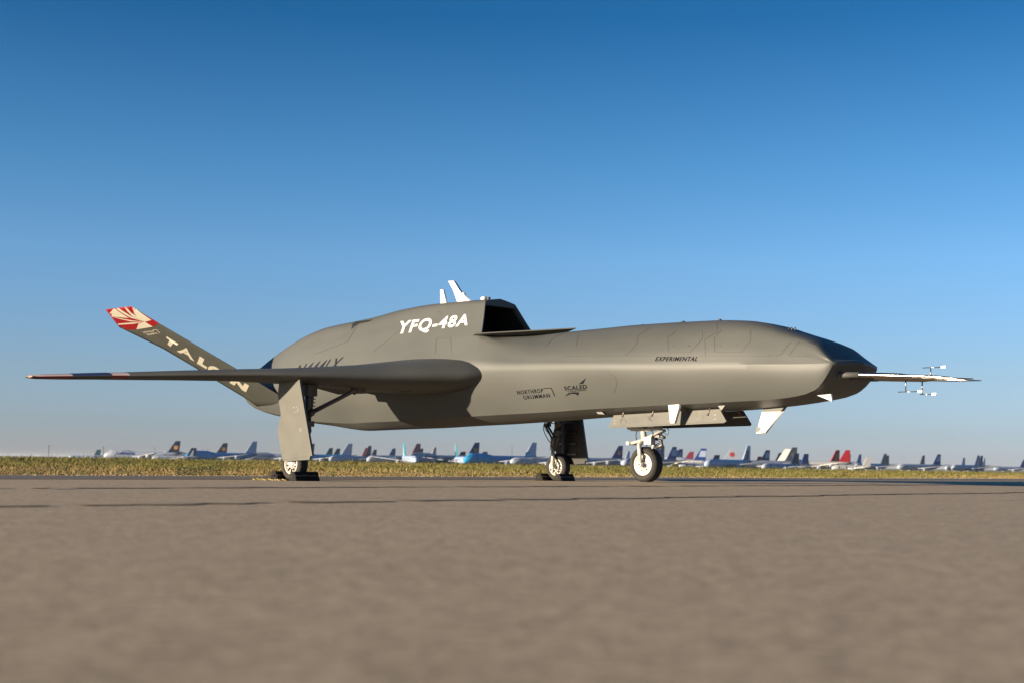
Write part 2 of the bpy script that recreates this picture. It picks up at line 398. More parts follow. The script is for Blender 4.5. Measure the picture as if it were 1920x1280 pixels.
def ringpts(row, sq=0.):
    T, Av, Aw, Bv, Bw, Ev, Ew, Cv, Cw, Dv, Dw, K = row
    P = [[0, T], [Av, Aw], [Bv, Bw], [Ev, Ew], [Cv, Cw]]
    Q = [[-Av, Aw]] + P      # symmetric start so the crown is level
    pts = []
    for seg in range(4):
        for k in range(MS):
            c_ = catmull(Q, 1 + seg + k/MS); l_ = [a + (b-a)*k/MS for a, b in zip(P[seg], P[seg+1])]; pts.append([a + (b-a)*sq for a, b in zip(c_, l_)])
    pts.append([Cv, Cw])
    b = .028
    for k in range(1, NCD+1):
        s = k/NCD; o = b*4*s*(1-s)*min(1, (Cw-Dw)/.4); pts.append([Cv+(Dv-Cv)*s**1.25 + o, Cw+(Dw-Cw)*s])
    for k in range(1, NDK+1):
        s = k/NDK; pts.append([Dv*(1-s), Dw + (K-Dw)*sin(s*pi/2)**1.0])
    return pts
IB, IE, IC = 2*MS, 3*MS, 4*MS; ID = IC + NCD
def loft_body():
    bm = bmesh.new(); sharp = []
    def addrings(us, keys, warp=None):
        rows = []
        for u in us:
            pts = ringpts(keyed(keys, u), sst(-1.2, 1.3, u)*.9 if keys is REAR else .0 + .9*(1-sst(1.49, 2.2, u))); rg = []
            for j, (v, w_) in enumerate(pts):
                uu = warp(u, j) if warp else u
                a = bm.verts.new(A3(uu, v, w_)); b = a if abs(v) < 1e-6 else bm.verts.new(A3(uu, -v, w_)); rg.append((a, b))
            rows.append((u, rg))
        for (ua, r0), (ub, r1) in zip(rows[:-1], rows[1:]):
            for j in range(len(r0)-1):
                for sgn in (0, 1):
                    q = [r0[j][sgn], r1[j][sgn], r1[j+1][sgn], r0[j+1][sgn]]; q = list(dict.fromkeys(q))
                    f = bm.faces.new(q); f.smooth = True
            for j in (IB, IC, ID):
                if j == IC and ua < 5.9: continue
                if j == IB and ua < 6.45: continue
                for sgn in (0, 1):
                    e = bm.edges.get((r0[j][sgn], r1[j][sgn]))
                    if e: e.smooth = False
        return rows
    n = 52; us = [-4.52 + (1.49+4.52)*i/n for i in range(n+1)]
    def warp(u, j):
        if j >= IE or u < .6: return u
        um = 1.28 + .21*max(0, (j-MS))/(IE-MS); return .6 + (u-.6)*(um-.6)/(1.49-.6)
    rr = addrings(us, REAR, warp)
    us2 = sorted(set([1.49 + (6.98-1.49)*i/40 for i in range(41)] + [7.04, 7.10, 7.15, 7.20, 7.245, 7.268, 7.29, 7.315, 7.345]))
    fr = addrings(us2, FRONT)
    # tail cap
    r0 = rr[0][1]; vsx = [a for a, b in r0] + [b for a, b in r0[::-1] if b is not a]
    vsx = list(dict.fromkeys(vsx)); c = [v_ for v_ in vsx]
    f = bm.faces.new(c); f.smooth = False
    for e in f.edges: e.smooth = False
    bmesh.ops.remove_doubles(bm, verts=bm.verts, dist=.0006)
    # sharp leading ring of the mouth
    mouth = [a.co.copy() for a, b in rr[-1][1][:IE+1]] if False else [A3(warp(1.49, j), *ringpts(keyed(REAR, 1.49), .9)[j]) for j in range(IE+1)]
    bmesh.ops.recalc_face_normals(bm, faces=bm.faces)
    return bm, mouth
bm, mouth = loft_body()
BODY_BVH = BVHTree.FromBMesh(bm)
me = bpy.data.meshes.new('fuselage'); bm.to_mesh(me); bm.free()
FUS = link('fuselage', me, AC, [PAINT])
# intake: inner lining behind the lip
bm = bmesh.new()
full = [Vector((p.x, -p.y, p.z)) for p in mouth[::-1]] + mouth[1:]    # port bottom -> top -> starboard bottom
cen = Vector((1.3, 0, 2.42))
def inset(p, k, du): return Vector((p.x + du, p.y*(1-k), min(2.625, cen.z + (p.z-cen.z)*(1-k)) if k else p.z))
rings = []
for k, du in ((0, .001), (.045, .0), (.06, -.10), (.1, -.5), (.3, -1.6), (.34, -1.65)):
    rings.append([bm.verts.new(inset(p, k, du)) for p in full])
for i in range(len(rings)-1):
    n = len(full)
    for k in range(n):
        if i == 0 and k == n-1: continue
        f = bm.faces.new((rings[i][k], rings[i][(k+1) % n], rings[i+1][(k+1) % n], rings[i+1][k])); f.material_index = 0 if i < 2 else 1; f.smooth = i > 0
f = bm.faces.new(rings[-1]); f.material_index = 1
fin_bm(bm, 'intake_duct', [PAINT, BLACK], AC)
# splitter plate
bm = bmesh.new()
tipp = A3(2.80, 0, 2.212); st = A3(1.50, .76, 2.142); sp = A3(1.50, -.76, 2.142); bk = A3(1.30, .60, 2.142); bkp = A3(1.30, -.60, 2.142)
tt = [tipp, st, bk, bkp, sp]
top = [bm.verts.new(p + Vector((0, 0, .012))) for p in tt]; bot = [bm.verts.new(p - Vector((0, 0, .002))) for p in tt]
bm.faces.new(top)
for i in range(5): bm.faces.new((top[i], top[(i+1) % 5], bot[(i+1) % 5], bot[i]))
ctr = bm.verts.new(A3(2.0, 0, 2.115)); ctb = bm.verts.new(A3(1.45, 0, 2.09))
bm.faces.new((bot[0], bot[1], ctr)); bm.faces.new((bot[0], ctr, bot[4])); bm.faces.new((bot[1], bot[2], ctb, ctr)); bm.faces.new((bot[4], ctr, ctb, bot[3])); bm.faces.new((bot[2], bot[3], ctb))
fin_bm(bm, 'splitter_plate', PAINT, AC)
# nozzle
bm = bmesh.new(); tube(bm, [A3(-4.54, 0, 1.54), A3(-4.47, 0, 1.54)], [.16, .16], 24); fin_bm(bm, 'exhaust_nozzle', BLACK, AC)

# ---- decals: real thin paint films laid on a surface
def film(bm2, toL, bvh, name, m, parent, lift=.0035, grid=.035):
    """bm2: planar mesh in px space"""
    out = []
    for v_ in bm2.verts:
        d = rayl(v_.co.x, v_.co.y); loc, nor, idx, dist = bvh.ray_cast(CAML, d)
        if loc is None: out.append(None); continue
        if nor.dot(d) > 0: nor = -nor
        out.append(loc + nor*lift)
    bm3 = bmesh.new(); mp = {}
    for v_ in bm2.verts:
        if out[v_.index] is not None: mp[v_.index] = bm3.verts.new(out[v_.index])
    for f in bm2.faces:
        if all(x.index in mp for x in f.verts):
            try: g = bm3.faces.new([mp[x.index] for x in f.verts])
            except ValueError: continue
            g.smooth = True
    bm2.free(); me = bpy.data.meshes.new(name); bm3.to_mesh(me); bm3.free(); return link(name, me, parent, m)
def gridcut(b, sx, sy):
    xs = [v_.co.x for v_ in b.verts]; ys = [v_.co.y for v_ in b.verts]
    for ax, lo, hi, st_ in ((0, min(xs), max(xs), sx), (1, min(ys), max(ys), sy)):
        k = lo + st_
        while k < hi - 1e-4:
            no = (1, 0, 0) if ax == 0 else (0, 1, 0); co = (k, 0, 0) if ax == 0 else (0, k, 0)
            bmesh.ops.bisect_plane(b, geom=b.verts[:]+b.edges[:]+b.faces[:], plane_co=co, plane_no=no, dist=1e-5); k += st_
    b.verts.index_update()
def polys(name, plist, bvh, m, parent, lift=.0035, step=9):
    b = bmesh.new()
    for pl in plist:
        vv = [b.verts.new((x, y, 0)) for x, y in pl]
        for t in tessellate_polygon([[Vector((x, y, 0)) for x, y in pl]]): b.faces.new([vv[i] for i in t])
    gridcut(b, step, step); return film(b, None, bvh, name, m, parent, lift)
def lines(name, llist, bvh, m, parent, wd=.55, lift=.0025):
    b = bmesh.new()
    for ln in llist:
        P = [Vector((x, y, 0)) for x, y in ln]
        for a, c in zip(P[:-1], P[1:]):
            n = max(1, int((c-a).length/5)); t = (c-a).normalized(); s = Vector((-t.y, t.x, 0))*wd/2
            prev = None
            for i in range(n+1):
                q = a + (c-a)*(i/n); cur = (b.verts.new(q+s), b.verts.new(q-s))
                if prev: b.faces.new((prev[0], prev[1], cur[1], cur[0]))
                prev = cur
    b.verts.index_update(); return film(b, None, bvh, name, m, parent, lift)
def text_bm(s, bold=0., shear=0., space=1., lsp=1.):
    cu = bpy.data.curves.new('t', 'FONT'); cu.body = s; cu.offset = bold; cu.shear = shear; cu.space_character = space; cu.space_line = lsp; cu.resolution_u = 4
    ob = bpy.data.objects.new('t', cu); COL.objects.link(ob); dg = bpy.context.evaluated_depsgraph_get()
    me_ = bpy.data.meshes.new_from_object(ob.evaluated_get(dg)); bpy.data.objects.remove(ob)
    b = bmesh.new(); b.from_mesh(me_); bpy.data.meshes.remove(me_); bpy.data.curves.remove(cu); return b
def text(s, quad, bvh, m, parent, name='lettering', bold=0., shear=0., space=1., cuts=24, lift=.004):
    """quad px corners: TL, TR, BR, BL of the ink box"""
    b = text_bm(s, bold, shear, space); xs = [v_.co.x for v_ in b.verts]; ys = [v_.co.y for v_ in b.verts]
    x0, x1, y0, y1 = min(xs), max(xs), min(ys), max(ys)
    gridcut(b, (x1-x0)/cuts, (y1-y0)/3)
    TL, TR, BR, BL = [Vector(q) for q in quad]
    for v_ in b.verts:
        s_ = (v_.co.x-x0)/(x1-x0); t_ = (v_.co.y-y0)/(y1-y0)
        p = (BL*(1-s_) + BR*s_)*(1-t_) + (TL*(1-s_) + TR*s_)*t_; v_.co = (p.x, p.y, 0)
    return film(b, None, bvh, name, m, parent, lift)
text('YFQ-48A', [(751, 602.5), (880, 588.5), (876, 614), (745, 631)], BODY_BVH, WHITE, FUS, bold=.03, shear=.16, space=1.16)
text('EXPERIMENTAL', [(1230, 668.5), (1309, 668.5), (1307, 676.5), (1228, 676.5)], BODY_BVH, BLACKP, FUS, bold=.022, shear=.22, space=1.15)
text('N444LX', [(558, 684.5), (645, 668.5), (634, 693), (546, 709)], BODY_BVH, mat('dark_blue_lettering', (.008, .012, .018), .7, spec=.1), FUS, bold=.01, shear=.3, space=1.15)
text('NORTHROP', [(969, 731.5), (1017.5, 727), (1019, 735), (971, 739)], BODY_BVH, BLACKP, FUS, bold=.008, space=1.22)
text('GRUMMAN', [(980, 741), (1029.5, 736.2), (1032, 744), (983, 748)], BODY_BVH, BLACKP, FUS, bold=.008, space=1.22)
lines('lettering', [[(1019, 727.3), (1033.5, 726.3), (1040.5, 742)]], BODY_BVH, BLACKP, FUS, wd=1.2, lift=.004)
text('SCALED', [(1057, 723.5), (1100, 720), (1101, 728), (1059.5, 731)], BODY_BVH, BLACKP, FUS, bold=.025, space=1.14)
text('COMPOSITES', [(1064, 731.8), (1099, 728.8), (1099.5, 731.4), (1065, 734.2)], BODY_BVH, BLACKP, FUS)
polys('emblem', [[(1098.5, 708), (1085, 719.3), (1093.5, 718.5)], [(1059, 742), (1066, 736), (1076, 734.2), (1086, 734.6), (1083.5, 741), (1080.5, 737.8), (1071, 737)]], BODY_BVH, BLACKP, FUS, lift=.004)
# panel seams read off the forward fuselage
def z5(*p): return [(1120 + x/4.74, 580 + y/4.74) for x, y in p]
def z3(*p): return [(720 + x/4, 500 + y/4) for x, y in p]
lines('panel_seam', [
    z5((0, 412), (250, 412), (1000, 412), (1610, 412)), z5((250, 412), (350, 310), (365, 235), (470, 160)),
    z5((630, 380), (625, 250), (700, 195)), z5((630, 380), (825, 380), (935, 260), (935, 190)), z5((960, 410), (955, 270), (1065, 200), (1065, 120)),
    z5((1045, 378), (1040, 250), (1100, 190)), z5((1045, 378), (1280, 378), (1360, 280), (1365, 180)),
    z5((1620, 412), (1720, 290)), z5((1896, 412), (1700, 412), (1800, 280)),
    z3((1215, 600), (1270, 535), (1345, 500)), z3((1440, 600), (1460, 510)), z3((1350, 668), (1600, 672)), z3((385, 650), (392, 540), (500, 528), (505, 640)),
    ], BODY_BVH, SEAM, FUS, wd=.55)
lines('panel_seam', [z5((75, 540), (160, 600), (175, 660), (150, 735)), [(700, 660), (705, 655), (762, 610)], [(590, 664), (652, 640), (672, 606)]], BODY_BVH, mat('faint_seam', (.045, .046, .040), .5), FUS, wd=.6)
polys('vent_slot', [[(659, 618), (661, 608), (667, 603.6), (699, 600), (690, 604), (674, 607), (665, 612)]], BODY_BVH, BLACK, FUS, lift=.006, step=4)
def dots(name, pts, r, bvh, m, parent, lift=.005):
    return polys(name, [[(x + r*cos(2*pi*k/8), y + r*sin(2*pi*k/8)) for k in range(8)] for x, y in pts], bvh, m, parent, lift, step=50)
dots('fastener', z5((680, 325), (810, 325), (822, 322), (1095, 325), (1240, 315), (1530, 402), (1600, 402), (1675, 325), (1690, 322)) + z3((1092, 575), (402, 342), (412, 340), (425, 350)), .8, BODY_BVH, FAINT, FUS)
# underside lamp/probe fittings
bm = bmesh.new(); prism(bm, [A3(6.93, .36, 1.150), A3(7.10, .33, 1.163), A3(7.10, .30, 1.075)], A3(.0, -.03, 0)); fin_bm(bm, 'belly_probe', BLADE, AC)
bm = bmesh.new(); prism(bm, [A3(5.55, .44, 1.045), A3(5.66, .44, 1.05), A3(5.60, .44, .985)], A3(0, -.03, 0)); fin_bm(bm, 'drain_mast', DOORP, AC)
bm = bmesh.new(); prism(bm, [A3(3.50, .38, 1.0), A3(3.60, .38, 1.0), A3(3.65, .38, .965), A3(3.53, .38, .972)], A3(0, -.05, 0)); fin_bm(bm, 'belly_fairing', DOORP, AC)

# ---- antennas
def blade(name, pts, v, th, m=BLADE, edge=.3):
    bm = bmesh.new()
    c = sum((Vector((p[0], p[1], 0)) for p in pts), Vector())/len(pts)
    L = [[bm.verts.new(A3(c.x + (a-c.x)*k, v + s*th/2, c.y + (b-c.y)*(1-(1-k)*.4))) for a, b in pts] for s, k in ((-1, .86), (0, 1), (1, .86))]
    for i, k in ((0, 0), (2, 0)): bm.faces.new(L[i])
    n = len(pts)
    for a, b in ((0, 1), (1, 2)):
        for k in range(n): bm.faces.new((L[a][k], L[a][(k+1) % n], L[b][(k+1) % n], L[b][k]))
    return fin_bm(bm, name, m, AC)
blade('blade_antenna', [(.39, 2.70), (.67, 2.70), (.66, 2.755), (.52, 2.86), (.51, 2.90), (.47, 2.88), (.262, 3.10), (.13, 3.108), (.25, 2.95)], 0, .05)
blade('blade_antenna', [(-.02, 2.72), (.12, 2.72), (.117, 2.77), (.04, 2.98), (-.034, 2.985)], 0, .035)
blade('blade_antenna', [(4.79, 1.11), (5.0, 1.11), (4.99, 1.03), (4.91, .825), (4.835, .825)], .47, .05)
blade('blade_antenna', [(5.925, .985), (6.245, .985), (5.975, .708), (5.825, .70)], 0, .05)
blade('antenna_base', [(5.95, 1.08), (6.34, 1.09), (6.235, .98), (5.93, .98)], 0, .07, PAINT)
bm = bmesh.new(); prism(bm, [A3(5.842, .034, .712), A3(5.865, .034, .80), A3(5.93, .034, .768)], A3(0, -.002, 0)); fin_bm(bm, 'antenna_marking', FAINT, AC)
bm = bmesh.new(); tube(bm, [A3(.93, 0, 2.74), A3(.93, 0, 2.785), A3(.93, 0, 2.80)], [.05, .05, .03], 16); tube(bm, [A3(1.03, 0, 2.74), A3(1.03, 0, 2.785)], [.03, .03], 12, 1); fin_bm(bm, 'antenna_puck', [BLADE, PAINT], AC)
for a, b_ in (((5.27, 2.165), (5.27, 2.195)), ((4.68, 2.19), (4.68, 2.205)), ((4.0, 2.185), (4.0, 2.2))):
    bm = bmesh.new(); tube(bm, [A3(a[0], .0, a[1]), A3(b_[0], 0, b_[1])], [.035, .02], 10); fin_bm(bm, 'deck_fitting', PAINT, AC)
for du in (-.03, .0, .035):
    bm = bmesh.new(); tube(bm, [A3(6.40+du*.6, .05-du, 1.97), A3(6.385+du*.9, .05-du, 2.02)], [.012, .009], 8); fin_bm(bm, 'deck_probe', DSTEEL, AC)

# ---- nose booms
def boom(v, w0, u0, tip, w1, paint_to):
    def W(u): return w0 + (w1-w0)*max(0, u-7.3)/(tip-7.3)
    bm = bmesh.new()
    tube(bm, [A3(u, v, W(u)) for u in (u0, 7.35, 7.75, 8.0, 8.08, 8.40, 8.48, tip)], [.031, .031, .031, .029, .019, .018, .013, .005], 20)
    o = fin_bm(bm, 'air_data_boom', STEEL, AC)
    bm = bmesh.new(); tube(bm, [A3(u0-.1, v, w0), A3(paint_to, v, W(paint_to))], [.037, .035], 20); fin_bm(bm, 'boom_fairing', PAINT, o); return o
b1 = boom(.30, 1.392, 7.05, 8.60, 1.318, 7.47); b2 = boom(0, 1.375, 7.2, 8.73, 1.312, 7.5); b3 = boom(-.27, 1.375, 7.1, 8.70, 1.306, 7.4)
def vane(parent, u, v, w0, w1, fwd, aft, m=STEEL):
    bm = bmesh.new(); tube(bm, [A3(u, v, w0), A3(u, v, w1)], [.009, .006], 8); tube(bm, [A3(u-aft, v, w1), A3(u+fwd, v, w1)], [.005, .005], 6)
    o = fin_bm(bm, 'vane_mast', m, parent)
    bm = bmesh.new(); box(bm, A3(u+fwd+.03, v, w1), (.055, .015, .026)); fin_bm(bm, 'vane_flag', BLADE, parent)
vane(b3, 8.08, -.27, 1.335, 1.478, .13, .10)
vane(b2, 7.90, 0, 1.345, 1.185, .15, .10); vane(b3, 7.97, -.27, 1.34, 1.165, .12, .03)

# ---- wings
#  v, uLE, uTE, wLE, wTE, t
WK = [(.45, 1.78, -2.0, 1.56, 1.50, .52), (.80, 1.69, -1.9, 1.555, 1.50, .54), (1.05, 1.53, -1.65, 1.55, 1.50, .53), (1.26, 1.39, -1.50, 1.54, 1.49, .50), (1.6, 1.17, -1.27, 1.515, 1.48, .44), (2.0, .92, -1.05, 1.485, 1.47, .37), (2.5, .68, -1.15, 1.475, 1.47, .285), (3.0, .39, -1.32, 1.468, 1.462, .215), (3.5, .07, -1.48, 1.46, 1.455, .175),
      (4.2, -.38, -1.70, 1.43, 1.425, .14), (4.93, -.89, -1.93, 1.395, 1.39, .105), (5.02, -.95, -1.96, 1.392, 1.387, .102), (5.12, -1.01, -1.99, 1.388, 1.384, .099), (5.55, -1.28, -2.12, 1.366, 1.362, .083), (5.82, -1.44, -2.06, 1.352, 1.349, .068), (5.92, -1.50, -1.88, 1.347, 1.345, .055), (5.99, -1.555, -1.74, 1.343, 1.342, .035), (6.02, -1.60, -1.69, 1.341, 1.341, .010)]
def airf(x):  # half thickness / t
    return 5*(.2969*sqrt(x) - .126*x - .3516*x*x + .2843*x**3 - .1036*x**4)
XC = [1, .9, .78, .65, .52, .4, .3, .2, .12, .07, .035, .013, .003, 0]
def wing(sgn):
    bm = bmesh.new(); rings = []
    for (v, ul, ut, wl, wt, t) in WK:
        rg = []
        for s in (1, -1):
            for x in (XC if s == 1 else XC[::-1][1:-1]):
                u = ul + (ut-ul)*x; w_ = wl + (wt-wl)*x + s*airf(x)*t*(1.0 if s == 1 else .92)
                rg.append(bm.verts.new(A3(u, sgn*v, w_)))
        rings.append(rg)
    n = len(rings[0]); nx = len(XC)
    for i in range(len(rings)-1):
        v = (WK[i][0]+WK[i+1][0])/2
        for k in range(n):
            k2 = (k+1) % n; f = bm.faces.new((rings[i][k], rings[i][k2], rings[i+1][k2], rings[i+1][k])); f.smooth = True
            le = nx-8 <= k <= nx-2; lo = nx-1 <= k <= nx+4
            if 4.93 < v < 5.12 or 5.55 < v: f.material_index = 1 if le else (2 if lo else 0)
            elif 5.12 < v < 5.55 and le: f.material_index = 3
    for e in bm.edges:
        if len(e.link_faces) == 2 and e.link_faces[0].material_index != e.link_faces[1].material_index: pass
    bm.faces.new(rings[-1]); bm.faces.new(rings[0])
    o = fin_bm(bm, 'wing', [PAINT, PALE, DRED, NAVY], AC)
    b = bmesh.new(); tube(b, [A3(-1.68, sgn*5.97, 1.342), A3(-1.60, sgn*6.0, 1.342), A3(-1.52, sgn*6.02, 1.342), A3(-1.47, sgn*6.02, 1.342)], [.012, .02, .015, .003], 12)
    fin_bm(b, 'navigation_light', [mat('clear_lamp_lens', (.4, .2, .16), .15)], o)
    # gear bay lip and inboard fairing under the wing
    b = bmesh.new(); prism(b, [A3(.55, sgn*2.0, 1.34), A3(.75, sgn*1.3, 1.30), A3(-.9, sgn*1.3, 1.30), A3(-.6, sgn*2.0, 1.36)], (0, 0, .1)); fin_bm(b, 'gear_bay', mat('bay_dark', (.04, .038, .034), .7), o)
    return o
WR = wing(1); WL = wing(-1)
# ---- tail fins
GA = radians(38); NF = Vector((0, sin(GA), -cos(GA)))
def finp(x, y):    # pixel -> point of the fin plane, in u,v,w
    n = A3(0, sin(GA), -cos(GA)); p0 = A3(0, .5, 1.25); d = rayl(x, y); t = (p0 - CAML).dot(n)/d.dot(n); p = CAML + d*t
    return p.x, -p.y, p.z
def tail(sgn):
    # root, ... tip sections (LE u, TE u at span s), s measured in the fin plane from v=.5,w=1.25
    def at(u, s, off=0): return A3(u, sgn*(.5 + s*cos(GA) + off*sin(GA)), 1.25 + s*sin(GA) - off*cos(GA))
    secs = [(-.15, -2.95, -4.14, .09), (.3, -3.31, -4.26, .085), (1.5, -4.16, -5.05, .06), (2.12, -4.60, -5.88+.45, .045), (2.10, -4.60, -5.88, .045)]
    secs = [(-.15, -2.98, -4.12, .095), (.09, -3.17, -4.21, .09), (.30, -3.31, -4.36, .085), (.66, -3.57, -4.62, .075), (.96, -3.78, -4.97+.15, .068), (1.5, -4.18, -5.30+.08, .055), (2.10, -4.64, -5.89, .045), (2.30, -4.78, -5.84, .04), (2.535, -4.93, -5.78, .028), (2.545, -4.95, -5.77, .01)]
    bm = bmesh.new(); rings = []
    for (s, ul, ut, t) in secs:
        rg = []
        for q in (1, -1):
            for x in (XC if q == 1 else XC[::-1][1:-1]): rg.append(bm.verts.new(at(ul+(ut-ul)*x, s, q*airf(x)*t)))
        rings.append(rg)
    n = len(rings[0])
    for i in range(len(rings)-1):
        for k in range(n):
            f = bm.faces.new((rings[i][k], rings[i][(k+1) % n], rings[i+1][(k+1) % n], rings[i+1][k])); f.smooth = True
            if secs[i][0] > 2.09: f.material_index = 1
    bm.faces.new(rings[-1]).material_index = 1; bm.faces.new(rings[0]); bmesh.ops.recalc_face_normals(bm, faces=bm.faces)
    bv = BVHTree.FromBMesh(bm); return fin_bm(bm, 'tail_fin', [PAINT2, RED], AC), bv
TF, TBV = tail(1); TP, _ = tail(-1)
def zt(*p): return [(180 + x/5.053, 560 + y/5.053) for x, y in p]
polys('tip_emblem', [zt((85, 105), (180, 88), (345, 76), (600, 236), (540, 266), (380, 291), (232, 292), (176, 240), (136, 170))], TBV, RED, TF, lift=.003, step=6)
polys('tip_emblem', [zt((165, 97), (120, 150), (145, 168), (315, 183), (245, 140), (185, 97)), zt((193, 92), (220, 92), (335, 165), (465, 218), (330, 180), (250, 135)),
    zt((272, 84), (290, 82), (335, 132), (465, 218), (345, 165), (300, 120)), zt((345, 80), (375, 97), (527, 202), (465, 218), (400, 180), (365, 140)),
    zt((150, 170), (350, 206), (465, 218), (330, 214), (230, 192)), zt((190, 237), (330, 225), (465, 218), (350, 238), (200, 247)), zt((465, 218), (540, 264), (385, 290), (405, 235))], TBV, CREAM, TF, lift=.006, step=6)
def tl(s, quad, bold=.05): text(s, [zt(q)[0] for q in quad], TBV, CREAM, TF, bold=bold, cuts=3, lift=.004)
tl('T', [(672, 355), (782, 425), (735, 478), (650, 402)], .08)
tl('A', [(812, 440), (905, 492), (935, 590), (765, 492)], .035)
tl('L', [(985, 540), (1075, 600), (1048, 662), (957, 608)], .09)
tl('O', [(1085, 612), (1205, 680), (1160, 752), (1045, 680)], .09)
tl('N', [(1310, 738), (1452, 816), (1422, 880), (1265, 790)], .07)
text('NORTHROP', [zt(q)[0] for q in ((440, 312), (545, 298), (560, 312), (455, 328))], TBV, CREAM, TF, bold=.01)
text('GRUMMAN', [zt(q)[0] for q in ((475, 332), (575, 318), (590, 332), (490, 348))], TBV, CREAM, TF, bold=.01)
lines('lettering', [zt((540, 296), (577, 293), (608, 328))], TBV, CREAM, TF, wd=.9, lift=.004)
lines('panel_seam', [zt((800, 560), (960, 650)), zt((1180, 785), (1210, 795)), zt((1250, 855), (1330, 880)), zt((430, 350), (455, 358))], TBV, SEAM, TF, wd=.7)

# ---- landing gear
def wheel(c, r, wd, out, spokes, white=False, parent=AC):
    """c = centre; out = +1/-1 direction (v) of the face shown"""
    root = None
    ax = (0, -1, 0); bm = bmesh.new(); h = wd/2; ri = r*.60
    prof = [(-h*.62, ri), (-h*.92, ri+.02), (-h, ri+(r-ri)*.45), (-h*.96, r-.035), (-h*.74, r-.012), (-h*.58, r-.002)]
    for k, t in enumerate((-.42, -.36, -.1, -.04, .04, .1, .36, .42)): prof.append((h*t, r - (.006 if k in (1, 2, 5, 6) and False else 0) - (.005 if k in (0, 3, 4, 7) else 0)))
    prof += [(-a, b) for a, b in prof[5::-1]]
    revolve(bm, prof, c, ax, 56)
    for v_ in bm.verts: v_.co.z = max(v_.co.z, c.z - r + .006)
    for f in bm.faces:
        m = f.calc_center_median(); d = sqrt((m.x-c.x)**2 + (m.z-c.z)**2)
        if d < r*.86: f.material_index = 1
    ty = fin_bm(bm, 'wheel', [RUBBER, RUBBERD], parent)
    bm = bmesh.new(); rim = ri + .006
    for s in (1, -1):
        if white: pr = [(s*h*.80, rim), (s*h*.84, rim-.012), (s*h*.62, rim-.022), (s*h*.60, rim*.72), (s*h*.70, rim*.50), (s*h*.76, rim*.34), (s*h*.95, rim*.30), (s*h*.95, rim*.18), (s*h*.7, .0)]
        else: pr = [(s*h*.80, rim), (s*h*.86, rim-.008), (s*h*.82, rim-.018), (s*h*.5, rim-.024), (s*h*.40, rim*.5), (s*h*.8, rim*.34), (s*h*.92, rim*.24), (s*h*.92, 0)]
        revolve(bm, pr, c, ax, 40)
    revolve(bm, [(-h*.8, rim), (h*.8, rim)], c, ax, 40)
    ro = fin_bm(bm, 'rim', GWHITE, ty)
    bm = bmesh.new()
    for k in range(spokes):   # dark lightening slots
        a = 2*pi*k/spokes + .2; ca, sa = cos(a), sin(a); 
        for s in (1, -1):
            if white:
                cc = c + Vector((ca*rim*.60, -s*h*.70, sa*rim*.60)); box(bm, cc, (.012, .012, .012), Matrix.Rotation(-a, 3, 'Y'))
            else:
                cc = c + Vector((ca*rim*.68, -s*(h*.50), sa*rim*.68)); box(bm, cc, (rim*.40, .02, rim*.13), Matrix.Rotation(-a, 3, 'Y'))
    fin_bm(bm, 'rim_slot', BLACK, ty)
    return ty
